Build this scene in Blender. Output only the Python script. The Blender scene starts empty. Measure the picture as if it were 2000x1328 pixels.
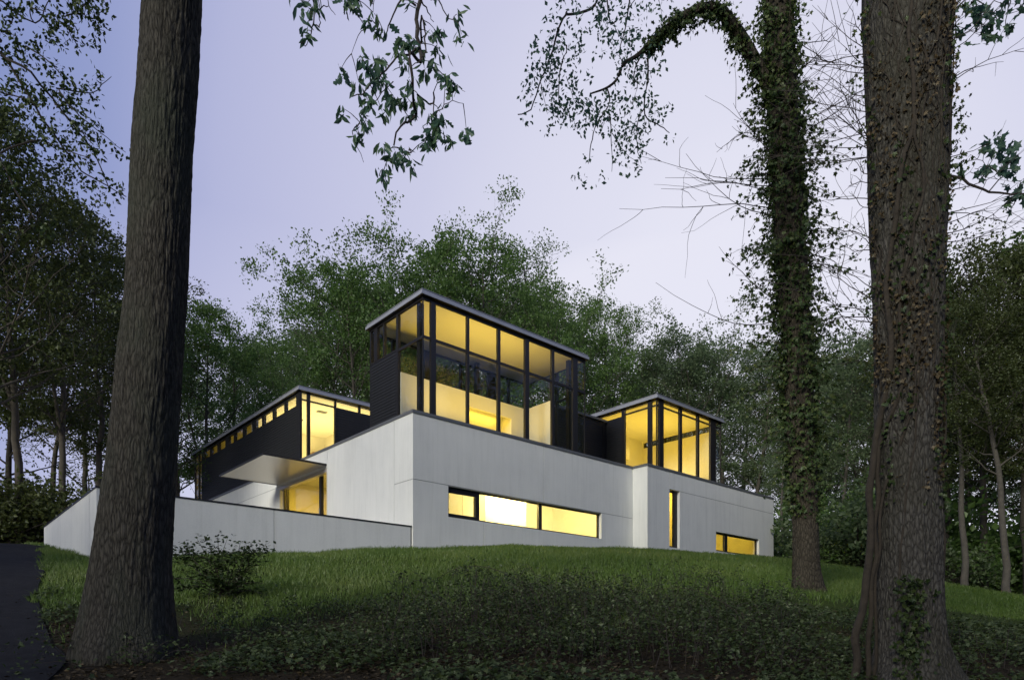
import bpy, math, random
import numpy as np
from mathutils import Vector
SC = bpy.context.scene
COL = SC.collection

# ------------------------------------------------------------------ camera, sky, sun, exposure
FPX = 1333.3            # focal length in pixels of a 2000 px wide frame (24 mm shift lens)
HZ = 1240.0             # eye level in that frame
cam = bpy.data.cameras.new('camera'); cam_o = bpy.data.objects.new('camera', cam); COL.objects.link(cam_o)
cam.lens = 24.0; cam.sensor_width = 36.0; cam.shift_y = (HZ - 664.0) / 2000.0; cam.clip_end = 3000.0
cam_o.location = (0, 0, 0); cam_o.rotation_euler = (math.pi / 2, 0, 0); SC.camera = cam_o

SUN_DIR = Vector((-0.48, -0.88, 0.36)).normalized()
world = bpy.data.worlds.new('World'); SC.world = world; world.use_nodes = True
nt = world.node_tree; bg = nt.nodes['Background']
geo = nt.nodes.new('ShaderNodeTexCoord')
dot = nt.nodes.new('ShaderNodeVectorMath'); dot.operation = 'DOT_PRODUCT'
dot.inputs[1].default_value = (0.291, 0.862, 0.414)      # towards the palest part of the evening sky
nt.links.new(geo.outputs['Generated'], dot.inputs[0])
mr = nt.nodes.new('ShaderNodeMapRange'); mr.inputs['From Min'].default_value = 0.6; mr.inputs['From Max'].default_value = 1.0
sep = nt.nodes.new('ShaderNodeSeparateXYZ'); nt.links.new(geo.outputs['Generated'], sep.inputs[0])
hz1 = nt.nodes.new('ShaderNodeMapRange'); hz1.inputs['From Min'].default_value = 0.5; hz1.inputs['From Max'].default_value = 0.0; hz1.inputs['To Max'].default_value = 0.30   # paler towards the horizon
nt.links.new(sep.outputs['Z'], hz1.inputs['Value'])
hz2 = nt.nodes.new('ShaderNodeMath'); nt.links.new(dot.outputs['Value'], hz2.inputs[0]); nt.links.new(hz1.outputs['Result'], hz2.inputs[1])
nt.links.new(hz2.outputs[0], mr.inputs['Value'])
rp = nt.nodes.new('ShaderNodeValToRGB'); rp.color_ramp.interpolation = 'B_SPLINE'
els = rp.color_ramp.elements
els[0].position = 0.0; els[0].color = (0.21, 0.265, 0.52, 1)
els[1].position = 1.0; els[1].color = (0.79, 0.78, 0.88, 1)
for p, c in ((0.30, (0.265, 0.315, 0.57)), (0.48, (0.45, 0.465, 0.69)), (0.78, (0.585, 0.59, 0.765)), (0.95, (0.75, 0.745, 0.86))):
    e = els.new(p); e.color = (*c, 1)
nt.links.new(mr.outputs['Result'], rp.inputs['Fac'])
sky = nt.nodes.new('ShaderNodeTexSky'); sky.sky_type = 'NISHITA'; sky.sun_disc = False
sky.sun_elevation = math.asin(SUN_DIR.z); sky.sun_rotation = math.atan2(SUN_DIR.x, SUN_DIR.y); sky.ozone_density = 3.0
mixs = nt.nodes.new('ShaderNodeMix'); mixs.data_type = 'RGBA'; mixs.blend_type = 'ADD'; mixs.inputs['Factor'].default_value = 0.01
nt.links.new(rp.outputs['Color'], mixs.inputs['A']); nt.links.new(sky.outputs['Color'], mixs.inputs['B'])
nt.links.new(mixs.outputs['Result'], bg.inputs['Color']); bg.inputs['Strength'].default_value = 1.0

sun = bpy.data.lights.new('sun', 'SUN'); sun_o = bpy.data.objects.new('sun', sun); COL.objects.link(sun_o)
sun.energy = 3.0; sun.angle = math.radians(20); sun.color = (1.0, 0.96, 0.84)
sun_o.rotation_euler = (-SUN_DIR).to_track_quat('-Z', 'Y').to_euler()
SC.view_settings.view_transform = 'Standard'; SC.view_settings.look = 'None'
SC.view_settings.exposure = 0.0; SC.view_settings.gamma = 1.0; SC.view_settings.use_curve_mapping = False
SC.cycles.use_denoising = True
SC.cycles.max_bounces = 7; SC.cycles.diffuse_bounces = 3; SC.cycles.glossy_bounces = 3
SC.cycles.transparent_max_bounces = 16; SC.cycles.transmission_bounces = 4
SC.cycles.sample_clamp_indirect = 6.0; SC.cycles.caustics_reflective = False; SC.cycles.caustics_refractive = False

RNG = np.random.default_rng(7)
random.seed(7)


# ------------------------------------------------------------------ helpers
def at(px, py, Y):
    """Point at depth Y metres seen at that place of the 2000 px frame."""
    return np.array([(px - 1000.0) / FPX * Y, Y, (HZ - py) / FPX * Y])


def tag(o, label=None, cat=None, group=None, kind=None):
    if label: o['label'] = label
    if cat: o['category'] = cat
    if group: o['group'] = group
    if kind: o['kind'] = kind
    return o


def empty(name, loc, rz=0.0):
    o = bpy.data.objects.new(name, None); COL.objects.link(o)
    o.empty_display_size = 0.3
    o.location = loc; o.rotation_euler = (0, 0, rz)
    return o


def mesh_np(name, V, polys, tint=None, smooth=False):
    """polys: list of int arrays (n,k)."""
    me = bpy.data.meshes.new(name)
    V = np.asarray(V, dtype=np.float32)
    polys = [np.asarray(p, dtype=np.int32) for p in polys if len(p)]
    nl = sum(p.size for p in polys); nf = sum(len(p) for p in polys)
    me.vertices.add(len(V)); me.loops.add(nl); me.polygons.add(nf)
    me.vertices.foreach_set('co', V.ravel())
    me.loops.foreach_set('vertex_index', np.concatenate([p.ravel() for p in polys]))
    tot = np.concatenate([np.full(len(p), p.shape[1], np.int32) for p in polys])
    st = np.concatenate([[0], np.cumsum(tot)[:-1]]).astype(np.int32)
    me.polygons.foreach_set('loop_start', st)
    me.update(calc_edges=True)
    me.polygons.foreach_set('use_smooth', np.full(nf, bool(smooth), dtype=bool))
    if tint is not None:
        at_ = me.attributes.new('tint', 'FLOAT', 'POINT'); at_.data.foreach_set('value', np.asarray(tint, dtype=np.float32))
    me.validate(clean_customdata=False)
    return me


def obj(name, me, mat, parent=None):
    if mat is not None and len(me.materials) == 0: me.materials.append(mat)
    o = bpy.data.objects.new(name, me); COL.objects.link(o)
    if parent is not None: o.parent = parent
    return o


def boxes_mesh(name, bl, bevel=0.0):
    V = []; F = []
    for (x0, x1, y0, y1, z0, z1) in bl:
        n = len(V)
        V += [(x0, y0, z0), (x1, y0, z0), (x1, y1, z0), (x0, y1, z0), (x0, y0, z1), (x1, y0, z1), (x1, y1, z1), (x0, y1, z1)]
        F += [(n, n + 3, n + 2, n + 1), (n + 4, n + 5, n + 6, n + 7), (n, n + 1, n + 5, n + 4), (n + 1, n + 2, n + 6, n + 5),
              (n + 2, n + 3, n + 7, n + 6), (n + 3, n, n + 4, n + 7)]
    return mesh_np(name, V, [F])


def tube(pts, radii, sides=6):
    P = np.asarray(pts, float); R = np.asarray(radii, float); n = len(P)
    T = np.gradient(P, axis=0); T /= np.linalg.norm(T, axis=1)[:, None] + 1e-9
    ref = np.where(np.abs(T[:, 2:3]) > 0.9, np.array([[1.0, 0, 0]]), np.array([[0, 0, 1.0]]))
    A = np.cross(T, ref); A /= np.linalg.norm(A, axis=1)[:, None] + 1e-9
    B = np.cross(T, A)
    th = np.linspace(0, 2 * np.pi, sides, endpoint=False)
    V = P[:, None, :] + R[:, None, None] * (np.cos(th)[None, :, None] * A[:, None, :] + np.sin(th)[None, :, None] * B[:, None, :])
    i = np.arange(n - 1)[:, None] * sides; j = np.arange(sides)[None, :]; k = (j + 1) % sides
    F = np.stack([i + j, i + k, i + sides + k, i + sides + j], -1).reshape(-1, 4)
    return V.reshape(-1, 3), F


class Geo:
    def __init__(s): s.V = []; s.F = {3: [], 4: []}; s.T = []; s.n = 0
    def add(s, V, F, t=0.5):
        V = np.asarray(V); F = np.asarray(F)
        s.V.append(V); s.F[F.shape[1]].append(F + s.n); s.T.append(np.full(len(V), t) if np.isscalar(t) else np.asarray(t)); s.n += len(V)
    def tube(s, pts, radii, sides=5, t=0.5): s.add(*tube(pts, radii, sides), t)
    def mesh(s, name, smooth=False):
        return mesh_np(name, np.concatenate(s.V), [np.concatenate(f) for f in s.F.values() if f], np.concatenate(s.T), smooth)


def vnoise(p, seed=0):
    """value noise in 3-D, p (n,3) -> 0..1"""
    p = np.asarray(p, float); i = np.floor(p).astype(np.int64); f = p - i; f = f * f * (3 - 2 * f)
    out = 0
    for dx in (0, 1):
        for dy in (0, 1):
            for dz in (0, 1):
                h = ((i[:, 0] + dx) * 374761393 + (i[:, 1] + dy) * 668265263 + (i[:, 2] + dz) * 2147483647 + seed * 974711) & 0xffffffff
                h = ((h ^ (h >> 13)) * 1274126177) & 0xffffffff; h = (h ^ (h >> 16)) & 0xffff
                w = (f[:, 0] if dx else 1 - f[:, 0]) * (f[:, 1] if dy else 1 - f[:, 1]) * (f[:, 2] if dz else 1 - f[:, 2])
                out = out + w * h / 65535.0
    return out


def spline(pts, n):
    """Catmull-Rom through pts, n samples."""
    P = np.asarray(pts, float)
    if len(P) == 2: return P[0] + (P[1] - P[0]) * np.linspace(0, 1, n)[:, None]
    Q = np.vstack([2 * P[0] - P[1], P, 2 * P[-1] - P[-2]])
    t = np.linspace(0, len(P) - 1 - 1e-6, n); k = t.astype(int); u = (t - k)[:, None]
    a, b, c, d = Q[k], Q[k + 1], Q[k + 2], Q[k + 3]
    return 0.5 * (2 * b + (c - a) * u + (2 * a - 5 * b + 4 * c - d) * u * u + (3 * b - a - 3 * c + d) * u ** 3)


KITE = (np.array([(0, 0, 0), (0.30, 0.45, 0.07), (0, 1, 0), (-0.30, 0.45, 0.07)], float), np.array([(0, 1, 2), (0, 2, 3)]))
LONG = (np.array([(0, 0, 0), (0.13, 0.3, 0.03), (0.17, 0.62, 0.0), (0, 1, -0.12), (-0.17, 0.62, 0.0), (-0.13, 0.3, 0.03), (0, 0.5, -0.03)], float),
        np.array([(0, 1, 6), (1, 2, 6), (2, 3, 6), (3, 4, 6), (4, 5, 6), (5, 0, 6)]))
IVY = (np.array([(0, 0.12, 0), (0.34, 0.0, 0.02), (0.30, 0.26, 0.03), (0.52, 0.52, 0.0), (0.2, 0.58, 0.03), (0, 1.0, -0.03), (-0.2, 0.58, 0.03), (-0.52, 0.52, 0.0), (-0.30, 0.26, 0.03), (-0.34, 0, 0.02), (0, 0.42, -0.03)], float),
       np.array([(i, (i + 1) % 10, 10) for i in range(10)]))
OAK = (np.array([(0, 0, 0), (0.10, 0.18, 0.01), (0.26, 0.30, 0.03), (0.13, 0.40, 0.0), (0.34, 0.56, 0.03), (0.15, 0.66, 0), (0.24, 0.84, 0.0), (0, 1.0, -0.08),
                 (-0.24, 0.84, 0.0), (-0.15, 0.66, 0), (-0.34, 0.56, 0.03), (-0.13, 0.40, 0), (-0.26, 0.30, 0.03), (-0.10, 0.18, 0.01), (0, 0.5, -0.03)], float),
       np.array([(i, (i + 1) % 14, 14) for i in range(14)]))


def leaves(g, pos, size, tmpl=KITE, direc=None, spread=1.0, up=None, rng=RNG, tvar=(0.0, 1.0)):
    """Scatter copies of a leaf template; direc (n,3) is where leaf tips point, blurred by spread."""
    n = len(pos); pos = np.asarray(pos, float)
    d = rng.normal(size=(n, 3))
    if direc is not None: d = np.asarray(direc, float) + spread * d
    d /= np.linalg.norm(d, axis=1)[:, None] + 1e-9
    nn = rng.normal(size=(n, 3))
    if up is not None: nn = nn * 0.6 + np.array(up)
    x = np.cross(d, nn); x /= np.linalg.norm(x, axis=1)[:, None] + 1e-9
    z = np.cross(x, d)
    T, F = tmpl; m = len(T)
    s = (np.full(n, size) if np.isscalar(size) else np.asarray(size))[:, None, None]
    V = pos[:, None, :] + s * (T[None, :, 0:1] * x[:, None, :] + T[None, :, 1:2] * d[:, None, :] + T[None, :, 2:3] * z[:, None, :])
    FF = (F[None] + (np.arange(n) * m)[:, None, None]).reshape(-1, 3)
    t = np.repeat(rng.uniform(tvar[0], tvar[1], n), m)
    g.add(V.reshape(-1, 3), FF, t)


# ------------------------------------------------------------------ materials
def new_mat(name):
    m = bpy.data.materials.new(name); m.use_nodes = True
    n = m.node_tree.nodes; b = n['Principled BSDF']; return m, m.node_tree, b


def N(nt_, kind, **kw):
    x = nt_.nodes.new(kind)
    for k, v in kw.items():
        if k in x.inputs: x.inputs[k].default_value = v
        else: setattr(x, k, v)
    return x


def ramp(nt_, fac, stops):
    r = nt_.nodes.new('ShaderNodeValToRGB'); e = r.color_ramp.elements
    e[0].position, e[0].color = stops[0][0], (*stops[0][1], 1)
    e[1].position, e[1].color = stops[-1][0], (*stops[-1][1], 1)
    for p, c in stops[1:-1]:
        q = e.new(p); q.color = (*c, 1)
    nt_.links.new(fac, r.inputs['Fac']); return r.outputs['Color']


def coords(nt_, scale=(1, 1, 1), which='Object'):
    tc = nt_.nodes.new('ShaderNodeTexCoord'); mp = nt_.nodes.new('ShaderNodeMapping'); mp.inputs['Scale'].default_value = scale
    nt_.links.new(tc.outputs[which], mp.inputs['Vector']); return mp.outputs['Vector']


def plain(name, col, rough=0.6, metal=0.0, noise=0.0, nscale=3.0, bump=0.0, bscale=60.0, spec=0.5):
    m, t, b = new_mat(name)
    b.inputs['Roughness'].default_value = rough; b.inputs['Metallic'].default_value = metal
    b.inputs['Specular IOR Level'].default_value = spec
    v = coords(t)
    if noise:
        nz = N(t, 'ShaderNodeTexNoise', Scale=nscale, Detail=6.0, Roughness=0.65); t.links.new(v, nz.inputs['Vector'])
        lo = tuple(c * (1 - noise) for c in col); hi = tuple(min(1, c * (1 + noise)) for c in col)
        t.links.new(ramp(t, nz.outputs['Fac'], [(0.25, lo), (0.75, hi)]), b.inputs['Base Color'])
    else: b.inputs['Base Color'].default_value = (*col, 1)
    if bump:
        nb = N(t, 'ShaderNodeTexNoise', Scale=bscale, Detail=4.0); t.links.new(v, nb.inputs['Vector'])
        bp = N(t, 'ShaderNodeBump', Strength=bump, Distance=0.02); t.links.new(nb.outputs['Fac'], bp.inputs['Height'])
        t.links.new(bp.outputs['Normal'], b.inputs['Normal'])
    return m


def stucco_mat():
    m, t, b = new_mat('stucco')
    v = coords(t)
    n1 = N(t, 'ShaderNodeTexNoise', Scale=0.55, Detail=5.0, Roughness=0.6); t.links.new(v, n1.inputs['Vector'])
    v2 = coords(t, (2.2, 2.2, 0.22))
    n2 = N(t, 'ShaderNodeTexNoise', Scale=1.6, Detail=6.0, Roughness=0.7); t.links.new(v2, n2.inputs['Vector'])
    n3 = N(t, 'ShaderNodeTexNoise', Scale=26.0, Detail=4.0, Roughness=0.7); t.links.new(v, n3.inputs['Vector'])
    a = N(t, 'ShaderNodeMath', operation='ADD'); t.links.new(n1.outputs['Fac'], a.inputs[0]); t.links.new(n2.outputs['Fac'], a.inputs[1])
    a2 = N(t, 'ShaderNodeMath', operation='MULTIPLY_ADD'); t.links.new(n3.outputs['Fac'], a2.inputs[0]); a2.inputs[1].default_value = 0.8; t.links.new(a.outputs[0], a2.inputs[2])
    mr_ = N(t, 'ShaderNodeMapRange'); mr_.inputs['From Min'].default_value = 0.9; mr_.inputs['From Max'].default_value = 1.9; t.links.new(a2.outputs[0], mr_.inputs['Value'])
    t.links.new(ramp(t, mr_.outputs['Result'], [(0.0, (0.62, 0.625, 0.59)), (0.5, (0.73, 0.735, 0.69)), (1.0, (0.80, 0.80, 0.75))]), b.inputs['Base Color'])
    v5 = coords(t, (3.2, 3.2, 0.10)); n5 = N(t, 'ShaderNodeTexNoise', Scale=2.6, Detail=3.0, Roughness=0.6); t.links.new(v5, n5.inputs['Vector'])
    old = b.inputs['Base Color'].links[0].from_socket
    st = N(t, 'ShaderNodeMix', data_type='RGBA', blend_type='MULTIPLY'); st.inputs['Factor'].default_value = 1.0; t.links.new(old, st.inputs['A'])
    t.links.new(ramp(t, n5.outputs['Fac'], [(0.30, (0.945, 0.945, 0.935)), (0.46, (1, 1, 1)), (1.0, (1, 1, 1))]), st.inputs['B']); t.links.new(st.outputs['Result'], b.inputs['Base Color'])
    b.inputs['Roughness'].default_value = 0.9; b.inputs['Specular IOR Level'].default_value = 0.2
    bp = N(t, 'ShaderNodeBump', Strength=0.35, Distance=0.012); t.links.new(n3.outputs['Fac'], bp.inputs['Height']); t.links.new(bp.outputs['Normal'], b.inputs['Normal'])
    return m


def glass_mat(name='window_glass', tint=(0.94, 0.95, 0.93)):
    m = bpy.data.materials.new(name); m.use_nodes = True; t = m.node_tree; t.nodes.clear()
    out = N(t, 'ShaderNodeOutputMaterial'); tr = N(t, 'ShaderNodeBsdfTransparent'); tr.inputs['Color'].default_value = (*tint, 1)
    gl = N(t, 'ShaderNodeBsdfGlossy'); gl.inputs['Roughness'].default_value = 0.015
    fr = N(t, 'ShaderNodeFresnel', IOR=1.5); mx = N(t, 'ShaderNodeMixShader')
    ge = N(t, 'ShaderNodeNewGeometry'); io = N(t, 'ShaderNodeMapRange'); io.inputs['To Min'].default_value = 1.42; io.inputs['To Max'].default_value = 1 / 1.42   # thin pane: no internal reflection
    t.links.new(ge.outputs['Backfacing'], io.inputs['Value']); t.links.new(io.outputs['Result'], fr.inputs['IOR'])
    t.links.new(fr.outputs[0], mx.inputs['Fac']); t.links.new(tr.outputs[0], mx.inputs[1]); t.links.new(gl.outputs[0], mx.inputs[2])
    t.links.new(mx.outputs[0], out.inputs['Surface']); return m


def leaf_mat(name, c0, c1, c2, trans=0.35, rough=0.6, objvar=0.25):
    m = bpy.data.materials.new(name); m.use_nodes = True; t = m.node_tree; t.nodes.clear()
    out = N(t, 'ShaderNodeOutputMaterial')
    at_ = N(t, 'ShaderNodeAttribute', attribute_name='tint'); oi = N(t, 'ShaderNodeObjectInfo')
    ma = N(t, 'ShaderNodeMath', operation='MULTIPLY_ADD'); t.links.new(oi.outputs['Random'], ma.inputs[0]); ma.inputs[1].default_value = objvar
    ad = N(t, 'ShaderNodeMath', operation='MULTIPLY_ADD'); t.links.new(at_.outputs['Fac'], ad.inputs[0]); ad.inputs[1].default_value = 1 - objvar; ad.inputs[2].default_value = 0.0
    t.links.new(ad.outputs[0], ma.inputs[2])
    c = ramp(t, ma.outputs[0], [(0.0, c0), (0.5, c1), (1.0, c2)])
    d = N(t, 'ShaderNodeBsdfDiffuse'); tl = N(t, 'ShaderNodeBsdfTranslucent'); gl = N(t, 'ShaderNodeBsdfGlossy', Roughness=0.45)
    gl.inputs['Color'].default_value = (0.6, 0.65, 0.6, 1)
    mx = N(t, 'ShaderNodeMixShader', Fac=trans); mx2 = N(t, 'ShaderNodeMixShader', Fac=0.035)
    t.links.new(c, d.inputs['Color']); t.links.new(c, tl.inputs['Color'])
    t.links.new(d.outputs[0], mx.inputs[1]); t.links.new(tl.outputs[0], mx.inputs[2])
    t.links.new(mx.outputs[0], mx2.inputs[1]); t.links.new(gl.outputs[0], mx2.inputs[2])
    t.links.new(mx2.outputs[0], out.inputs['Surface']); return m


def bark_mat(name, dark, light, vs=(7, 7, 1.5), strength=0.9, lichen=None):
    m, t, b = new_mat(name); b.inputs['Roughness'].default_value = 0.95; b.inputs['Specular IOR Level'].default_value = 0.15
    v = coords(t, vs)
    nz = N(t, 'ShaderNodeTexNoise', Scale=1.3, Detail=3.0); t.links.new(v, nz.inputs['Vector'])
    mx = N(t, 'ShaderNodeMix', data_type='RGBA'); mx.inputs['Factor'].default_value = 0.35
    t.links.new(v, mx.inputs['A']); t.links.new(nz.outputs['Color'], mx.inputs['B'])
    vo = N(t, 'ShaderNodeTexVoronoi', feature='DISTANCE_TO_EDGE', Scale=2.3); t.links.new(mx.outputs['Result'], vo.inputs['Vector'])
    v3 = coords(t, (vs[0] * 3, vs[1] * 3, vs[2] * 2.2)); n3 = N(t, 'ShaderNodeTexNoise', Scale=2.0, Detail=6.0, Roughness=0.7); t.links.new(v3, n3.inputs['Vector'])
    mu = N(t, 'ShaderNodeMath', operation='MULTIPLY_ADD'); t.links.new(vo.outputs['Distance'], mu.inputs[0]); mu.inputs[1].default_value = 1.6; t.links.new(n3.outputs['Fac'], mu.inputs[2])
    mid = tuple((a + c) / 2 for a, c in zip(dark, light))
    col = ramp(t, mu.outputs[0], [(0.35, dark), (0.6, mid), (0.95, light)])
    v4 = coords(t, (1.2, 1.2, 0.6)); n4 = N(t, 'ShaderNodeTexNoise', Scale=1.4, Detail=4.0); t.links.new(v4, n4.inputs['Vector'])
    if lichen:
        f = ramp(t, n4.outputs['Fac'], [(0.45, (0, 0, 0)), (0.68, (1, 1, 1))])
        mc = N(t, 'ShaderNodeMix', data_type='RGBA'); t.links.new(f, mc.inputs['Factor']); t.links.new(col, mc.inputs['A']); mc.inputs['B'].default_value = (*lichen, 1)
        mult = N(t, 'ShaderNodeMath', operation='MULTIPLY'); mult.inputs[1].default_value = 0.55; t.links.new(f, mult.inputs[0]); t.links.new(mult.outputs[0], mc.inputs['Factor'])
        col = mc.outputs['Result']
    t.links.new(col, b.inputs['Base Color'])
    bp = N(t, 'ShaderNodeBump', Strength=strength, Distance=0.05); t.links.new(mu.outputs[0], bp.inputs['Height']); t.links.new(bp.outputs['Normal'], b.inputs['Normal'])
    return m


M = {}
M['stucco'] = stucco_mat()
M['joint'] = plain('joint_sealant', (0.30, 0.31, 0.31), 0.9)
M['coping'] = plain('grey_metal_coping', (0.16, 0.165, 0.17), 0.5, 0.3, 0.1, 2.0)
M['roof'] = plain('zinc_roof_edge', (0.36, 0.37, 0.40), 0.45, 0.35, 0.12, 1.5)
M['frame'] = plain('black_steel', (0.012, 0.0105, 0.010), 0.45, 0.0, 0.2, 2.0)
M['siding'] = plain('black_stained_board', (0.0085, 0.0088, 0.0092), 0.65, 0.0, 0.35, 5.0, 0.15, 40)
M['paint'] = plain('warm_white_paint', (0.80, 0.77, 0.68), 0.8)
M['ceil'] = plain('ceiling_paint', (0.82, 0.79, 0.70), 0.85)
M['floor'] = plain('wood_floor', (0.30, 0.19, 0.10), 0.4, 0.0, 0.3, 4.0)
M['soffit'] = plain('brushed_bronze_sheet', (0.55, 0.52, 0.47), 0.28, 0.35, 0.06, 6.0, 0.04, 14)
M['glass'] = glass_mat()
M['glass_dark'] = glass_mat('tinted_glass', (0.92, 0.91, 0.82))
M['bark_l'] = bark_mat('oak_bark', (0.012, 0.011, 0.009), (0.088, 0.082, 0.069), (16, 16, 3.6), 0.8, (0.060, 0.070, 0.052))
M['bark_r'] = bark_mat('tulip_bark', (0.012, 0.011, 0.0095), (0.130, 0.123, 0.108), (17, 17, 5.5), 0.8, (0.05, 0.048, 0.03))
M['bark_i'] = bark_mat('ivy_tree_bark', (0.014, 0.012, 0.009), (0.09, 0.078, 0.058), (13, 13, 4.5), 0.9)
M['bark_bg'] = plain('grey_brown_bark', (0.060, 0.052, 0.040), 0.95, 0.0, 0.45, 3.0)
M['bark_pale'] = plain('pale_bark', (0.075, 0.068, 0.056), 0.95, 0.0, 0.35, 3.0)
M['twig'] = plain('dark_twig', (0.035, 0.028, 0.024), 0.9)
M['vine'] = plain('vine_bark', (0.034, 0.027, 0.019), 0.95, 0.0, 0.5, 9.0, 0.6, 25)
M['leaf_a'] = leaf_mat('broadleaf_green', (0.058, 0.115, 0.024), (0.105, 0.185, 0.040), (0.16, 0.25, 0.065), 0.55)
M['leaf_b'] = leaf_mat('olive_leaf', (0.036, 0.050, 0.013), (0.060, 0.078, 0.020), (0.095, 0.11, 0.030), 0.42)
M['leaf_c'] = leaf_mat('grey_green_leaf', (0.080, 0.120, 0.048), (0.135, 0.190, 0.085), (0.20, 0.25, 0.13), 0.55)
M['leaf_near'] = leaf_mat('oak_leaf_near', (0.045, 0.10, 0.080), (0.085, 0.165, 0.115), (0.12, 0.20, 0.085), 0.55)
M['leaf_ivy'] = leaf_mat('ivy_leaf', (0.026, 0.050, 0.014), (0.056, 0.092, 0.026), (0.15, 0.175, 0.055), 0.35)
M['leaf_dead'] = leaf_mat('brown_leaf', (0.025, 0.018, 0.009), (0.060, 0.043, 0.020), (0.14, 0.105, 0.06), 0.1)
M['leaf_shrub'] = leaf_mat('shrub_leaf', (0.020, 0.036, 0.010), (0.035, 0.060, 0.016), (0.075, 0.10, 0.03), 0.3)
M['grass'] = leaf_mat('grass_blade', (0.056, 0.104, 0.016), (0.104, 0.172, 0.030), (0.175, 0.225, 0.060), 0.4, objvar=0.0)
M['bramble'] = leaf_mat('bramble_leaf', (0.028, 0.044, 0.012), (0.058, 0.085, 0.026), (0.15, 0.18, 0.09), 0.3)
M['asphalt'] = plain('asphalt', (0.015, 0.015, 0.0165), 0.95, 0.0, 0.45, 5.0, 0.8, 60, spec=0.15)

# ------------------------------------------------------------------ where the house stands
AL = 0.8428
U = np.array([math.sin(AL), math.cos(AL)]); W = np.array([-math.cos(AL), math.sin(AL)])
HX, HY, ZB = -3.7153, 25.6, 3.0
def hw(a, b): return np.array([HX, HY]) + a * U + b * W

# ------------------------------------------------------------------ terrain
ctrl = [(*hw(0, 0), 3.17), (*hw(6.5, 0), 3.80), (*hw(13.1, -.4), 4.08), (*hw(19, -.9), 4.25), (*hw(25.75, -.9), 4.42), (*hw(25.7, 8), 4.7),
        (*hw(-10.3, .05), 2.06), (*hw(-10.3, 1.13), 2.17), (*hw(-10.3, 9.45), 3.40), (*hw(-5.2, 0), 2.62), (*hw(-3, 12), 3.9), (*hw(0, 27), 4.6), (*hw(12, 14), 4.8),
        (0, 0, -1.55), (-4, -8, -2.4), (6, -8, -2.4), (0, 7, -.55), (-5.1, 9, -.22), (4.56, 8, -.6), (-8, 3, -1.2), (9, 3, -1.5),
        (-1, 11, .12), (0, 15, 1.08), (-1, 20, 2.25), (5, 16, 1.15), (4, 22, 2.55), (7.1, 16.5, 1.05), (9, 12, 0.0), (10, 24, 2.3), (-7.5, 14, .95), (-9.5, 17.5, 1.80),
        (-10.7, 16, 1.52), (-7.3, 10.5, .12), (-6.5, 9.5, -.12), (-12, 8, .1), (-15, 13, 1.5), (-18, 26, 3.42), (-24, 30, 4.0), (-25, 18, 2.8),
        (17.3, 36, 3.45), (14, 28, 2.75), (19, 31, 2.1), (22.5, 30, 1.3), (16, 18, .5), (25, 20, -.6), (30, 36, 1.0), (26, 48, 3.0), (36, 60, 2.2), (0, 62, 5.2), (-30, 45, 4.8), (-30, 65, 5.2),
        (50, 30, -1.5), (-50, 30, 4.0), (-50, 0, 1.0), (50, 0, -3.0), (0, 90, 5.0), (60, 90, 2.5), (-60, 90, 5.0), (0, -40, -4.0)]
CP = np.array(ctrl, float)
def _tps(r2): return 0.5 * r2 * np.log(r2 + 1e-12)
_n = len(CP); _K = _tps(((CP[:, None, :2] - CP[None, :, :2]) ** 2).sum(-1)) + np.eye(_n) * 3.0
_P = np.hstack([np.ones((_n, 1)), CP[:, :2]]); _A = np.zeros((_n + 3, _n + 3)); _A[:_n, :_n] = _K; _A[:_n, _n:] = _P; _A[_n:, :_n] = _P.T
_w = np.linalg.solve(_A, np.concatenate([CP[:, 2], np.zeros(3)]))
def ground(x, y):
    x = np.atleast_1d(np.asarray(x, float)); y = np.atleast_1d(np.asarray(y, float))
    z = np.zeros_like(x)
    for s in range(0, len(x), 20000):
        xx, yy = x[s:s + 20000], y[s:s + 20000]
        k = _tps((xx[:, None] - CP[None, :, 0]) ** 2 + (yy[:, None] - CP[None, :, 1]) ** 2)
        z[s:s + 20000] = k @ _w[:_n] + _w[_n] + xx * _w[_n + 1] + yy * _w[_n + 2]
    r = np.hypot(x, y - 20); f = np.clip((r - 65) / 50, 0, 1); f = f * f * (3 - 2 * f)
    z = np.clip(z, -8, 8) * (1 - f) + 3.0 * f
    q = np.stack([x * 0.45, y * 0.45, np.zeros_like(x)], 1)
    z = z + (vnoise(q, 3) - 0.5) * 0.14 * (1 - f) + (vnoise(q * 4.3, 4) - 0.5) * 0.035 * (1 - f)
    return z
def gz(x, y): return float(ground([x], [y])[0])

def axis(core0, core1, step, far, n):
    c = np.arange(core0, core1 + 1e-6, step); g = np.geomspace(1, far, n)
    return np.concatenate([core0 - g[::-1], c, core1 + g])
gx = axis(-26, 28, 0.3, 400, 26); gy = axis(5, 44, 0.3, 500, 26)
GX, GY = np.meshgrid(gx, gy); gzv = ground(GX.ravel(), GY.ravel())
ny, nx = GX.shape
ii = (np.arange(ny - 1)[:, None] * nx + np.arange(nx - 1)[None]).ravel()
tm = mesh_np('ground', np.stack([GX.ravel(), GY.ravel(), gzv], 1), [np.stack([ii, ii + 1, ii + nx + 1, ii + nx], 1)], smooth=True)
gm, t, b = new_mat('woodland_soil'); v = coords(t)
n1 = N(t, 'ShaderNodeTexNoise', Scale=0.35, Detail=6.0, Roughness=0.7); t.links.new(v, n1.inputs['Vector'])
n2 = N(t, 'ShaderNodeTexNoise', Scale=14.0, Detail=6.0, Roughness=0.75); t.links.new(v, n2.inputs['Vector'])
soil = ramp(t, n2.outputs['Fac'], [(0.3, (0.012, 0.010, 0.006)), (0.55, (0.035, 0.027, 0.016)), (0.75, (0.075, 0.058, 0.036))])
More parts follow.
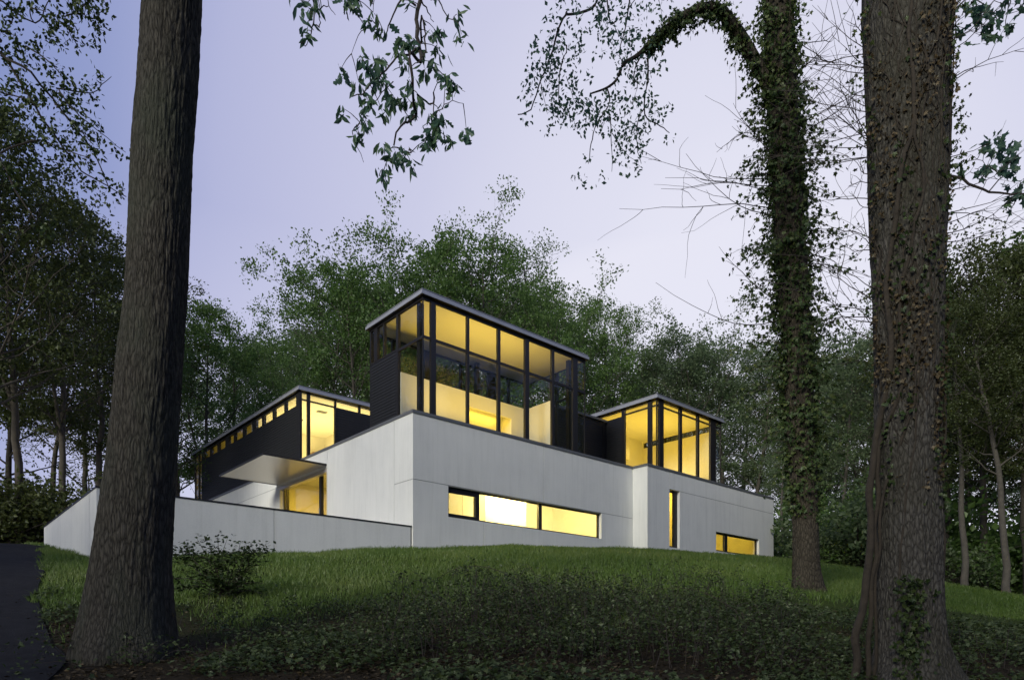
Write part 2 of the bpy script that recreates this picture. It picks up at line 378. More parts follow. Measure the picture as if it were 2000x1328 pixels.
green = ramp(t, n2.outputs['Fac'], [(0.3, (0.022, 0.034, 0.007)), (0.6, (0.050, 0.074, 0.014)), (0.8, (0.080, 0.10, 0.026))])
sx = N(t, 'ShaderNodeSeparateXYZ'); t.links.new(v, sx.inputs[0])
md = N(t, 'ShaderNodeMath', operation='MULTIPLY_ADD'); t.links.new(n1.outputs['Fac'], md.inputs[0]); md.inputs[1].default_value = 8.0; t.links.new(sx.outputs['Y'], md.inputs[2])
mf = N(t, 'ShaderNodeMapRange'); mf.inputs['From Min'].default_value = 14.0; mf.inputs['From Max'].default_value = 18.5; t.links.new(md.outputs[0], mf.inputs['Value'])
mx = N(t, 'ShaderNodeMix', data_type='RGBA'); t.links.new(mf.outputs['Result'], mx.inputs['Factor']); t.links.new(soil, mx.inputs['A']); t.links.new(green, mx.inputs['B'])
t.links.new(mx.outputs['Result'], b.inputs['Base Color']); b.inputs['Roughness'].default_value = 1.0; b.inputs['Specular IOR Level'].default_value = 0.1
bp = N(t, 'ShaderNodeBump', Strength=0.8, Distance=0.05); t.links.new(n2.outputs['Fac'], bp.inputs['Height']); t.links.new(bp.outputs['Normal'], b.inputs['Normal'])
tag(obj('ground', tm, gm), kind='structure')

# driveway climbing past the left trunk
edge = spline([(-3.2, -6), (-4.2, 4), (-5.3, 8), (-6.5, 9.6), (-7.5, 10.9), (-9.3, 13.4), (-10.75, 15.7), (-12.3, 17.9), (-14.6, 21.2), (-18.0, 26.0), (-25, 33), (-40, 44)], 150)
lft = spline([(-8.5, -6), (-9.5, 4), (-10.6, 8), (-11.8, 9.8), (-12.8, 11.4), (-14.6, 14), (-16.0, 17), (-17.6, 20), (-20, 23.6), (-23.4, 28.6), (-30, 36), (-44, 49)], 150)
V = []
for k in range(150):
    for j in range(9):
        q = edge[k] + (lft[k] - edge[k]) * j / 8
        V.append((q[0], q[1], 0))
V = np.array(V); V[:, 2] = ground(V[:, 0], V[:, 1]) + 0.03
Vb = V.copy(); Vb[:, 2] -= 0.35
i0 = (np.arange(149)[:, None] * 9 + np.arange(8)[None]).ravel()
e0 = np.arange(149) * 9; n_ = len(V)
dm = mesh_np('driveway', np.vstack([V, Vb]), [np.stack([i0, i0 + 9, i0 + 10, i0 + 1], 1), np.stack([e0, e0 + n_, e0 + 9 + n_, e0 + 9], 1)], smooth=False)
tag(obj('driveway', dm, M['asphalt']), kind='structure')
DRIVE = (edge, lft)
def on_drive(x, y):
    rag = (vnoise(np.stack([x * 2.2, y * 2.2, 0 * x], 1), 23) - .62) * .5      # grass and litter creep over the edge
    return (x < np.interp(y, edge[:, 1], edge[:, 0]) + rag) & (x > np.interp(y, lft[:, 1], lft[:, 0]) - 0.05)

# ------------------------------------------------------------------ the house
house = empty('house', (HX, HY, ZB), math.atan2(U[1], U[0]))
tag(house, 'white stucco modern house with black-clad boxes and lit glass pavilions on its roof', 'house')
def hb(name, bl, mat, parent=None):
    me = boxes_mesh(name, [(a0, a1, b0, b1, z0 - ZB, z1 - ZB) for a0, a1, b0, b1, z0, z1 in bl])
    return obj(name, me, M[mat] if isinstance(mat, str) else mat, parent or house)


def slab(name, plane, c0, c1, u0, u1, z0, z1, holes=(), mat='stucco', parent=None):
    """Wall panel of thickness c0..c1 with rectangular holes/notches (u0,u1,z0,z1)."""
    us = sorted({u0, u1} | {x for h in holes for x in h[:2] if u0 < x < u1}); zs = sorted({z0, z1} | {x for h in holes for x in h[2:] if z0 < x < z1})
    def full(i, j):
        if i < 0 or j < 0 or i >= len(us) - 1 or j >= len(zs) - 1: return False
        um, zm = (us[i] + us[i + 1]) / 2, (zs[j] + zs[j + 1]) / 2
        return not any(h[0] < um < h[1] and h[2] < zm < h[3] for h in holes)
    V = []; F = []
    def P(u, c, z): V.append((u, c, z - ZB) if plane == 'b' else (c, u, z - ZB)); return len(V) - 1
    def quad(*p): F.append([P(*q) for q in p])
    for i in range(len(us) - 1):
        for j in range(len(zs) - 1):
            if not full(i, j): continue
            a, b_, c, d = us[i], us[i + 1], zs[j], zs[j + 1]
            quad((a, c0, c), (b_, c0, c), (b_, c0, d), (a, c0, d)); quad((a, c1, c), (a, c1, d), (b_, c1, d), (b_, c1, c))
            if not full(i - 1, j): quad((a, c0, c), (a, c0, d), (a, c1, d), (a, c1, c))
            if not full(i + 1, j): quad((b_, c0, c), (b_, c1, c), (b_, c1, d), (b_, c0, d))
            if not full(i, j - 1): quad((a, c0, c), (a, c1, c), (b_, c1, c), (b_, c0, c))
            if not full(i, j + 1): quad((a, c0, d), (b_, c0, d), (b_, c1, d), (a, c1, d))
    me = mesh_np(name, V, [F]); import bmesh
    bm = bmesh.new(); bm.from_mesh(me); bmesh.ops.remove_doubles(bm, verts=bm.verts, dist=1e-5); bmesh.ops.recalc_face_normals(bm, faces=bm.faces); bm.to_mesh(me); bm.free()
    return obj(name, me, M[mat], parent or house)


def bx(plane, c0, c1, u0, u1, z0, z1):
    return (u0, u1, c0, c1, z0, z1) if plane == 'b' else (c0, c1, u0, u1, z0, z1)


def window(plane, c, u0, u1, z0, z1, t=0.07, d=0.10, muls=(), rails=(), glass='glass', frame=True, name='window', sides=True, gz0=None):
    """c: outer face of the frame (frame goes inwards d). muls: (u0,u1[,z0,z1]); rails: (z0,z1[,u0,u1])."""
    s = 1
    w = hb(name, [bx(plane, c, c + d, u0, u1, z1 - t, z1)], 'frame')
    hb('sill', [bx(plane, c, c + d, u0, u1, z0, z0 + t)], 'frame', w)
    if sides:
        for (p, q) in ((u0, u0 + t), (u1 - t, u1)): hb('jamb', [bx(plane, c, c + d, p, q, z0 + t, z1 - t)], 'frame', w)
    us = [u0 + (t if sides else 0)] ; segs = []
    for m_ in sorted(muls): segs.append((us[-1], m_[0])); us.append(m_[1]); hb('mullion', [bx(plane, c - 0.012, c + d + 0.02, m_[0], m_[1], z0 + t - 0.01, z1 - t + 0.01)], 'frame', w)
    segs.append((us[-1], u1 - (t if sides else 0)))
    zr = [z0 + t]; zsg = []
    for r in sorted(rails): zsg.append((zr[-1], r[0])); zr.append(r[1]); hb('rail', [bx(plane, c + 0.006, c + d - 0.008, u0 + 0.004, u1 - 0.004, r[0], r[1])], 'frame', w)
    zsg.append((zr[-1], z1 - t))
    for (a, b_) in segs:
        if b_ - a < 0.03: continue
        for (p, q) in zsg:
            hb('pane', [bx(plane, c + d * 0.45, c + d * 0.45 + 0.012, a - 0.015, b_ + 0.015, p - 0.012, q + 0.012)], glass, w)
    return w


_board = {}
def siding(plane, c, u0, u1, z0, z1, holes=(), depth=0.14, h=0.125):
    """Dark lapped boards, each its own piece, on a backing sheet; c is the outer face, the wall goes inwards."""
    sgn = 1
    bk = slab('siding', plane, c + 0.03, c + depth, u0, u1, z0, z1, holes, 'siding')
    n = max(1, int(round((z1 - z0) / h))); hh = (z1 - z0) / n
    for k in range(n):
        za = z0 + k * hh; zb = za + hh
        zm = (za + zb) / 2
        segs = [(u0, u1)]
        for ho in holes:
            if ho[2] < zm < ho[3]:
                ns = []
                for (a, b_) in segs:
                    if ho[1] <= a or ho[0] >= b_: ns.append((a, b_)); continue
                    if ho[0] > a: ns.append((a, ho[0]))
                    if ho[1] < b_: ns.append((ho[1], b_))
                segs = ns
        for (a, b_) in segs:
            L = round(b_ - a, 3); key = (plane, L, round(hh, 4))
            if key not in _board:
                p = [(0.0, 0.004), (0.0, hh - 0.004), (0.03, hh - 0.004), (0.03, 0.004)]
                o = [(0.0, 0.004), (0.016, hh - 0.006), (0.034, hh - 0.006), (0.034, 0.004)]
                V = []
                for u in (0.002, L - 0.002):
                    for (cc, z) in o: V.append((u, cc, z) if plane == 'b' else (cc, u, z))
                F = [(0, 1, 5, 4), (1, 2, 6, 5), (2, 3, 7, 6), (3, 0, 4, 7), (0, 3, 2, 1), (4, 5, 6, 7)]
                if plane == 'a': F = [f[::-1] for f in F]
                _board[key] = mesh_np('board', V, [F]); _board[key].materials.append(M['siding'])
            o = bpy.data.objects.new('board', _board[key]); COL.objects.link(o); o.parent = bk
            o.location = (a, c, za - ZB) if plane == 'b' else (c, a, za - ZB)
    return bk


ZC = 8.35; ZJ = 5.86; TH = 0.32; G = 0.012
# --- main block, front wall
slab('wall_panel', 'b', 0, TH, 0.0, 6.856 - G, ZJ + G, ZC)
slab('wall_panel', 'b', 0, TH, 6.856 + G, 13.116, ZJ + G, ZC)
SW = (1.641, 10.72, 4.625, ZJ - G)
slab('wall_panel', 'b', 0, TH, 0.0, 3.436 - G, 1.6, ZJ - G, [(1.641, 3.436, 4.625, ZJ)])
slab('wall_panel', 'b', 0, TH, 3.436 + G, 13.116, 1.6, ZJ - G, [(3.40, 10.72, 4.625, ZJ)])
hb('joint_strip', [(0.02, 13.1, 0.014, 0.25, ZJ - 0.03, ZJ + 0.03)], 'joint')
hb('joint_strip', [(6.83, 6.88, 0.014, 0.25, ZJ + 0.03, ZC - 0.01)], 'joint'); hb('joint_strip', [(3.41, 3.46, 0.014, 0.25, 1.7, 4.62)], 'joint')
# --- main block, left wall
ZD = 7.53; BE = 27.0
slab('wall_panel', 'a', 0, TH, TH, 1.317 - G, ZJ + G, ZC)
slab('wall_panel', 'a', 0, TH, TH, 1.317 - G, 1.6, ZJ - G)
slab('wall_panel', 'a', 0, TH, 1.317 + G, 6.93 - G, 1.6, ZC)
slab('wall_panel', 'a', 0, TH, 6.93 + G, BE, ZD + G, ZC)
slab('wall_panel', 'a', 0, TH, 6.93 + G, BE, 2.0, ZD - G, [(6.99, 12.12, 3.75, ZD)])
hb('joint_strip', [(0.014, 0.25, 1.29, 1.345, 1.7, ZC - 0.01)], 'joint'); hb('joint_strip', [(0.014, 0.25, 6.905, 6.955, 1.7, ZC - 0.01)], 'joint')
hb('joint_strip', [(0.014, 0.25, TH, 1.29, ZJ - 0.03, ZJ + 0.03)], 'joint'); hb('joint_strip', [(0.014, 0.25, 12.13, BE - 0.02, ZD - 0.03, ZD + 0.03)], 'joint')
# --- right block
BF = -0.908; AC = 13.116; AD = 25.75; Z2 = 7.46
slab('wall_panel', 'b', BF, BF + TH, AC, 14.96 - G, 1.6, ZC)
slab('wall_panel', 'b', BF, BF + TH, 14.96 + G, AD, Z2 + G, ZC)
slab('wall_panel', 'b', BF, BF + TH, 14.96 + G, AD, 1.6, Z2 - G, [(14.9, 15.834, 4.5, Z2), (19.287, 23.99, 4.66, 5.735)])
slab('wall_panel', 'a', AC, AC + TH, BF + TH, -0.001, 1.6, ZC)
for q in ((1.7, 4.49), (Z2 + 0.03, ZC - 0.01)): hb('joint_strip', [(14.935, 14.985, BF + 0.014, BF + 0.25, *q)], 'joint')
hb('joint_strip', [(15.85, AD - 0.02, BF + 0.014, BF + 0.25, Z2 - 0.03, Z2 + 0.03)], 'joint')
slab('wall_panel', 'a', AD - TH, AD, BF + TH, 12.0, 1.6, ZC)
slab('wall_panel', 'b', 26.7, BE, TH, 13.0, 1.6, ZC); slab('wall_panel', 'b', 11.7, 12.0, 13.0, AD - TH, 1.6, ZC)
slab('wall_panel', 'a', 12.7, 13.0, 12.0, 26.7, 1.6, ZC)
# --- coping (bent metal, a little proud) and roof deck
def coping(bl): return hb('coping', bl, 'coping')
coping([(-0.035, 13.08, -0.035, 0.36, ZC, 8.42), (-0.02, 13.095, -0.02, 0.345, 8.42, 8.47)])
coping([(-0.035, 0.36, 0.36, BE + .03, ZC, 8.42), (-0.02, 0.345, 0.345, BE, 8.42, 8.47)])
coping([(13.08, AD + .035, BF - 0.035, BF + 0.36, ZC, 8.42), (13.095, AD + .02, BF - 0.02, BF + 0.345, 8.42, 8.47)])
coping([(13.08, 13.47, BF + 0.36, 0.30, ZC, 8.42), (13.095, 13.45, BF + 0.345, 0.29, 8.42, 8.47)])
coping([(AD - 0.36, AD + 0.035, BF + 0.36, 12.0, ZC, 8.42), (AD - 0.345, AD + 0.02, BF + 0.345, 12.0, 8.42, 8.47)])
hb('roof_deck', [(0.33, 13.2, 0.33, 26.7, 8.12, 8.30), (13.2, AD - TH, BF + TH + .01, 11.7, 8.12, 8.30)], 'coping')

# --- windows in the stucco (set back in their reveals)
window('b', 0.16, 1.641, 10.72, 4.625, ZJ - G, 0.075, 0.10, muls=[(3.114, 3.323), (6.70, 6.887)])
hb('sash', [(1.72, 3.12, 0.145, 0.20, 5.61, 5.77), (1.72, 3.12, 0.145, 0.20, 4.70, 4.80), (1.69, 1.77, 0.145, 0.20, 4.8, 5.61)], 'frame')
window('b', BF + 0.15, 14.96 + G, 15.834, 4.5, Z2 - G, 0.09, 0.10)
hb('sash', [(15.44, 15.80, BF + 0.135, BF + 0.2, 4.58, 7.38)], 'frame')
window('b', BF + 0.15, 19.287, 23.99, 4.66, 5.735, 0.09, 0.10, muls=[(20.40, 20.69)])
# --- entrance: glazed wall in the left face, canopy over it
dr = window('a', 0.20, 6.99, 12.12, 3.75, ZD - G, 0.05, 0.10, muls=[(7.93, 8.13), (11.72, 11.80)], glass='glass_dark', name='door')
hb('door_head', [(-0.01, 0.22, 7.0, 12.1, 7.36, 7.517)], 'soffit', dr); hb('handle', [(0.13, 0.17, 8.02, 8.05, 4.7, 5.9)], 'roof', dr)
cn = hb('canopy', [(-2.86, 0.0, 7.03, 12.38, 7.66, 7.70)], 'soffit'); hb('canopy_edge', [(-2.90, -2.861, 7.0, 12.41, 7.64, 7.73), (-2.861, -0.002, 6.99, 7.029, 7.64, 7.73), (-2.861, -0.002, 12.381, 12.42, 7.64, 7.73)], 'frame', cn)
hb('canopy_deck', [(-2.85, -0.002, 7.03, 12.38, 7.701, 7.725)], 'coping', cn)


def roof(a0, a1, b0, b1, z, over=0.14):
    r = hb('roof', [(a0 - over, a1 + over, b0 - over, b1 + over, z, z + 0.12)], 'roof')
    hb('fascia', [(a0 - over + .05, a1 + over - .05, b0 - over + .05, b1 + over - .05, z + 0.122, z + 0.195)], 'roof', r)
    hb('gravel_stop', [(a0 - over + .03, a1 + over - .03, b0 - over + .03, b1 + over - .03, z + 0.197, z + 0.212)], 'roof', r)
    hb('soffit', [(a0 - over + .02, a1 + over - .02, b0 - over + .02, b1 + over - .02, z - 0.02, z - 0.002)], 'frame', r)
    return r


# --- tall glass pavilion
TA0, TA1, TB0, TB1 = 0.55, 9.73, 0.15, 4.12
roof(TA0, TA1, TB0, TB1, 12.97)
hb('ceiling', [(TA0 + .1, TA1 - .1, TB0 + .1, TB1 - .1, 12.86, 12.945)], 'ceil')
RL = [(11.37, 11.475)]
window('b', TB0, TA0, TA1, 8.31, 12.948, 0.11, 0.09, muls=[(.926, 1.157), (2.687, 2.797), (4.321, 4.457), (5.875, 6.11), (7.518, 7.668), (8.892, 9.205)], rails=RL, sides=False, name='glazed_wall')
hb('corner_post', [(TA0 - .005, TA0 + .03, TB0 - .005, TB0 + .03, 8.32, 12.94)], 'frame'); hb('corner_post', [(TA1 - .03, TA1 + .005, TB0 - .005, TB0 + .03, 8.32, 12.94)], 'frame')
window('a', TA0, TB0 + .03, 1.90, 8.31, 12.948, 0.10, 0.09, rails=RL, sides=False, name='glazed_wall', muls=[])
window('a', TA0, 2.04, TB1, 11.42, 12.948, 0.09, 0.09, muls=[(2.95, 3.04), (3.50, 3.78)], sides=False, name='glazed_wall')
hb('mullion', [(TA0 - .01, TA0 + .12, 1.90, 2.04, 8.31, 12.94)], 'frame')
siding('a', TA0 - .005, 2.045, TB1, 8.31, 11.415)
window('a', TA1 - .09, TB0 + .03, TB1, 8.31, 12.948, 0.10, 0.09, rails=RL, muls=[(1.9, 2.05)], sides=False, name='glazed_wall')
window('b', TB1 - .09, TA0, TA1, 8.31, 12.948, 0.16, 0.09, muls=[(1.6, 1.72), (3.3, 3.55), (5.3, 5.42), (7.0, 7.5), (8.3, 8.42)], sides=True, name='glazed_wall')
hb('column', [(.64, .84, .50, .70, 8.3, 12.86)], 'frame'); hb('column', [(8.95, 9.15, .45, .65, 8.3, 12.86)], 'frame')
hb('column', [(5.9, 6.08, 3.55, 3.75, 8.3, 12.86)], 'frame')
hw_ = slab('half_wall', 'b', 1.86, 1.98, .66, 7.52, 8.3, 10.57, [(4.0, 6.6, 8.9, 9.95)], 'paint')
hb('stair_recess', [(3.9, 6.7, 2.6, 2.65, 8.3, 10.2), (3.9, 3.95, 1.98, 2.6, 8.3, 10.2), (6.65, 6.7, 1.98, 2.6, 8.3, 10.2), (3.9, 6.7, 1.985, 2.65, 10.2, 10.25)], 'paint', hw_)
hb('partition', [(7.52, 7.62, .24, 1.98, 8.3, 10.57)], 'paint')
# --- dark link between the pavilions
siding('b', 2.54, TA1 + .02, 14.06, 8.31, 11.45)
hb('link_roof', [(TA1 + .02, 14.06, 2.46, 6.0, 11.45, 11.56)], 'coping'); hb('trim', [(13.75, 13.9, 2.50, 2.56, 8.31, 11.45)], 'frame')
hb('wall_core', [(TA1 + .05, 14.0, 2.75, 5.9, 8.31, 11.44)], 'siding')
# --- left clad box
LA, LB0, LB1, LA1 = 0.12, 10.03, 26.1, 8.5
roof(LA, LA1, LB0, LB1, 11.88)
hb('ceiling', [(LA + .16, LA1, LB0 + .15, LB1 - .15, 11.80, 11.855)], 'ceil')
cl = [(24.145, 23.119), (22.808, 21.761), (21.487, 20.361), (19.769, 18.979), (18.731, 17.571), (17.29, 16.15), (15.58, 14.78), (14.50, 13.37), (13.117, 11.9), (11.698, 10.502)]
siding('a', LA, LB0 + .14, 24.6, 8.31, 11.855, [(b1, b0, 11.22, 11.76) for b0, b1 in cl])
for b0, b1 in cl: window('a', LA - .004, b1 - .06, b0 + .06, 11.22, 11.76, 0.02, 0.05)
window('a', LA, 24.62, LB1, 8.31, 11.855, 0.08, 0.08, muls=[(25.2, 25.3)], rails=[(11.2, 11.28)], glass='glass_dark', name='corner_window')
hb('corner_post', [(LA - .006, LA + .10, LB0 - .006, LB0 + .13, 8.31, 11.85)], 'frame')
window('b', LB0, LA + .10, 2.05, 8.31, 11.855, 0.06, 0.09, muls=[(.50, .65), (1.955, 2.045)], rails=[(11.44, 11.51)], sides=False, name='corner_window')
siding('b', LB0, 2.055, LA1, 8.31, 11.46)
window('b', LB0 + .01, 2.055, LA1, 11.46, 11.855, 0.03, 0.08, muls=[(3.30, 3.42), (4.9, 5.0), (6.4, 6.5)], sides=False)
hb('interior_wall', [(LA + .16, LA + .2, LB0 + .2, 16.5, 8.31, 11.19), (2.2, LA1, LB0 + .16, LB0 + .2, 8.31, 11.44)], 'paint')
hb('interior_wall', [(LA + .16, LA1, 16.5, 16.6, 8.31, 11.80), (4.6, 4.7, LB0 + .2, 16.5, 8.31, 11.80)], 'paint')
hb('interior_wall', [(LA1, LA1 + .1, LB0, LB1, 8.31, 11.86), (LA + .1, LA1, LB1 - .1, LB1, 8.31, 11.86)], 'paint')
hb('ceiling_vent', [(2.0, 2.5, 11.9, 12.2, 11.77, 11.795)], 'coping'); hb('ceiling_lamp', [(1.5, 1.56, 13.3, 13.36, 11.55, 11.8), (1.35, 1.71, 13.15, 13.51, 11.47, 11.55)], 'coping')
# --- right pavilion
RA0, RA1, RB0, RB1 = 14.075, 20.03, BF + .148, 4.5
roof(RA0, RA1, RB0, RB1, 11.92)
hb('ceiling', [(RA0 + .12, RA1 - .1, RB0 + .12, RB1 - .1, 11.83, 11.895)], 'ceil')
RL2 = [(11.56, 11.63)]
window('b', RB0, RA0, RA1, 8.31, 11.898, 0.05, 0.09, muls=[(14.297, 14.644), (16.062, 16.26), (17.686, 17.867), (18.974, 19.50)], rails=RL2, sides=False, name='glazed_wall')
hb('corner_post', [(RA0 - .005, RA0 + .05, RB0 - .005, RB0 + .05, 8.32, 11.89)], 'frame'); hb('corner_post', [(RA1 - .04, RA1 + .005, RB0 - .005, RB0 + .05, 8.32, 11.89)], 'frame')
window('a', RA0, RB0 + .05, 1.30, 8.31, 11.898, 0.05, 0.09, muls=[(-.42, -.19)], rails=RL2, sides=False, name='glazed_wall')
hb('mullion', [(RA0 - .01, RA0 + .12, 1.30, 1.50, 8.31, 11.89)], 'frame')
siding('a', RA0 - .002, 1.505, RB1, 8.31, 11.50)
window('a', RA0, 1.505, RB1, 11.50, 11.898, 0.04, 0.08, muls=[(3.1, 3.2)], sides=False)
window('a', RA1 - .09, RB0 + .05, RB1, 8.31, 11.898, 0.06, 0.09, rails=[(9.9, 9.97)], muls=[(.9, 1.0), (2.6, 2.7)], sides=False, name='glazed_wall')
slab('interior_wall', 'a', 19.5, 19.6, RB0 + .2, RB1 - .1, 8.31, 11.83, [(RB0 + .3, 4.2, 11.40, 11.70)], 'paint')
window('a', 19.5, RB0 + .3, 4.2, 11.40, 11.70, 0.025, 0.05, muls=[(.4, .5), (1.5, 1.6), (2.6, 2.75)])
hb('interior_wall', [(RA0 + .15, 19.5, 4.3, 4.4, 8.31, 11.83), (RA0 + .15, RA0 + .2, 1.55, 4.3, 8.31, 11.48)], 'paint')
hb('bulkhead', [(RA0 + .2, 17.0, 3.3, 4.3, 10.1, 10.75)], 'paint'); hb('wall', [(RA0 + .1, RA1, RB1 - .1, RB1, 8.31, 11.9)], 'siding')

# --- rooms behind the lower windows
def room(a0, a1, b0, b1, z0, z1, f='floor'):
    hb('interior_wall', [(a0, a1, b1, b1 + .1, z0, z1), (a0 - .1, a0, b0, b1 + .1, z0, z1), (a1, a1 + .1, b0, b1 + .1, z0, z1)], 'paint')
    hb('ceiling', [(a0 - .1, a1 + .1, b0, b1 + .1, z1, z1 + .1)], 'ceil'); hb('floor', [(a0 - .1, a1 + .1, b0, b1 + .1, z0 - .1, z0)], f)
room(.6, 12.6, TH + .005, 5.2, 3.3, 7.1)
hb('partition', [(4.55, 6.95, 1.25, 1.37, 3.3, 7.1), (1.70, 2.10, 1.1, 1.2, 3.3, 7.1)], 'paint')
hb('partition', [(4.55, 4.67, 1.37, 5.2, 3.3, 7.1)], 'paint')
room(14.3, 17.3, BF + TH + .005, 2.2, 3.4, 8.0)
room(18.0, 25.2, BF + TH + .005, 3.0, 3.4, 7.4)
hb('partition', [(21.9, 22.0, 1.0, 3.0, 3.4, 7.4)], 'paint')
hb('interior_wall', [(3.6, 3.7, 6.6, 13.0, 3.6, 8.1), (TH, 3.6, 6.5, 6.6, 3.6, 8.1), (TH, 3.6, 13.0, 13.1, 3.6, 8.1)], 'paint')
hb('floor', [(.3, 3.6, 6.6, 13.0, 3.6, 3.7)], 'floor'); hb('ceiling', [(TH, 3.6, 6.6, 13.0, 8.0, 8.1)], 'ceil')

import bmesh
def ball(name, a, b, z, r, mat):
    me = bpy.data.meshes.new(name); bm = bmesh.new(); bmesh.ops.create_uvsphere(bm, u_segments=20, v_segments=12, radius=r); bm.to_mesh(me); bm.free()
    me.polygons.foreach_set('use_smooth', np.ones(len(me.polygons), dtype=bool)); me.materials.append(mat)
    p = hw(a, b); o = empty('pendant_lamp', (p[0], p[1], z + .5)); tag(o, 'round glowing pendant lamp hanging inside the long strip window', 'lamp')
    g_ = bpy.data.objects.new('globe', me); COL.objects.link(g_); g_.parent = o; g_.location = (0, 0, -.5)
    c_ = Geo(); c_.tube([(0, 0, -.5 + r * .9), (0, 0, .6), (0, 0, 7.1 - z - .5)], [.006, .006, .006], 5); obj('cord', c_.mesh('cord'), M['frame'], o)
gm_, t, b = new_mat('lit_globe'); b.inputs['Emission Color'].default_value = (1, .86, .5, 1); b.inputs['Emission Strength'].default_value = 5.0
ball('globe', 3.95, 2.1, 4.92, .22, gm_)
def furniture(name, label, cat, a, b, z, parts, mat):
    p = hw(a, b); o = empty(name, (p[0], p[1], z), math.atan2(U[1], U[0])); tag(o, label, cat)
    for nm, bl in parts: obj(nm, boxes_mesh(nm, [bl]), M[mat], o)
furniture('wardrobe', 'tall wooden wardrobe inside the corner window of the black-clad box', 'wardrobe', 3.6, 15.9, 8.31, [('carcass', (0, .95, .03, .55, 0, 2.4)), ('door', (.01, .47, 0, .028, .08, 2.36)), ('door', (.48, .94, 0, .028, .08, 2.36))], 'floor')
furniture('bookcase', 'low bookcase against the back wall of the right glass pavilion', 'bookcase', 14.5, 3.9, 8.31, [('side', (0, .04, 0, .36, 0, 1.95)), ('side', (2.2, 2.24, 0, .36, 0, 1.95)), ('shelf', (.04, 2.2, 0, .36, .5, .54)), ('shelf', (.04, 2.2, 0, .36, 1.1, 1.14)), ('top', (0, 2.24, -.01, .37, 1.952, 2.0))], 'floor')
furniture('wall_cabinet', 'wall cabinet on the back wall seen through the long strip window', 'cabinet', 7.6, 4.75, 5.2, [('carcass', (0, 2.4, .03, .42, 0, .8)), ('door', (.01, .79, 0, .028, .01, .79)), ('door', (.81, 1.59, 0, .028, .01, .79)), ('door', (1.61, 2.39, 0, .028, .01, .79))], 'paint')
WARM = (1.0, 0.66, 0.075)
PALE = (1.0, 0.78, 0.30)
def lamp(name, a, b, z, sa, sb, power, dirn, col=WARM, spread=180):
    """Area lamp fixed inside a room; dirn is where it shines, in house axes."""
    l = bpy.data.lights.new(name, 'AREA'); l.shape = 'RECTANGLE'; l.size = sa; l.size_y = sb; l.energy = power; l.color = col
    l.spread = math.radians(spread)
    o = bpy.data.objects.new(name, l); COL.objects.link(o); o.parent = house; o.location = (a, b, z - ZB)
    o.rotation_euler = Vector(dirn).to_track_quat('-Z', 'Y').to_euler(); return o
lamp('room_lamp', 4.0, .75, 8.40, 5.5, .5, 140, (0, 0, 1), spread=125)
lamp('room_lamp', 5.3, 2.3, 10.1, 2.0, .3, 22, (0, 0, -1))
lamp('room_lamp', 2.4, 13.2, 8.42, 3.0, 4.0, 300, (0, 0, 1), PALE); lamp('room_lamp', 5.5, 20.5, 8.45, 4.0, 6.0, 190, (0, 0, 1)); lamp('room_lamp', 6.6, 13, 8.45, 2.5, 4.0, 320, (0, 0, 1))
lamp('room_lamp', 16.7, 1.0, 8.42, 4.2, 3.0, 215, (0, 0, 1))
lamp('room_lamp', 3.0, .45, 6.6, 2.0, .5, 200, (0, 1, -.25), PALE); lamp('room_lamp', 8.6, .45, 6.6, 4.0, .5, 520, (0, 1, -.2), PALE); lamp('room_lamp', 5.6, .45, 6.6, 1.6, .5, 420, (0, 1, -.45), PALE)
lamp('room_lamp', 15.8, BF + .45, 7.85, 1.6, .3, 120, (0, 1, -.4)); lamp('room_lamp', 20.8, BF + .45, 6.7, 2.5, .5, 270, (0, 1, -.3))
lamp('room_lamp', 1.9, 10.0, 7.95, 2.0, 4.5, 450, (0.1, 0, -1))

# pale paving added unseen behind the garden wall, bouncing light onto soffit and wall
ca, cb = np.meshgrid(np.linspace(-9.9, -.03, 28), np.linspace(.36, 16, 40)); cxy = hw(0, 0)[None] + ca.ravel()[:, None] * U + cb.ravel()[:, None] * W
cz = np.maximum(ground(cxy[:, 0], cxy[:, 1]), 2.2) + .05; i0 = (np.arange(39)[:, None] * 28 + np.arange(27)[None]).ravel()
tag(obj('bounce_paving', mesh_np('bounce_paving', np.column_stack([cxy, cz]), [np.stack([i0, i0 + 1, i0 + 29, i0 + 28], 1)]), plain('pale_paving', (0.45, 0.44, 0.40), 0.85, 0, .15, 2.0)), kind='structure')

# ------------------------------------------------------------------ garden wall
gw = empty('garden_wall', (HX, HY, ZB), math.atan2(U[1], U[0]))
tag(gw, 'low white stucco garden wall with thin dark coping, turning a corner behind the oak trunk', 'wall')
AG = -10.296
slab('wall_panel', 'b', .05, .33, AG, -5.3 - G, 0.9, 4.06, parent=gw); slab('wall_panel', 'b', .05, .33, -5.3 + G, -.075, 1.2, 4.06, parent=gw)
slab('wall_panel', 'a', AG, AG + .28, .33, 1.02 - G, 0.9, 4.06, parent=gw); slab('wall_panel', 'a', AG, AG + .28, 1.02 + G, 9.45, 0.9, 4.06, parent=gw)
hb('joint_strip', [(-5.32, -5.28, .064, .3, 1.0, 4.05)], 'joint', gw); hb('joint_strip', [(AG + .014, AG + .25, 1.0, 1.04, 1.0, 4.05)], 'joint', gw)
hb('coping', [(AG - .02, -.03, .03, .35, 4.06, 4.105)], 'frame', gw); hb('coping', [(AG - .02, AG + .30, .35, 9.47, 4.06, 4.105)], 'frame', gw)

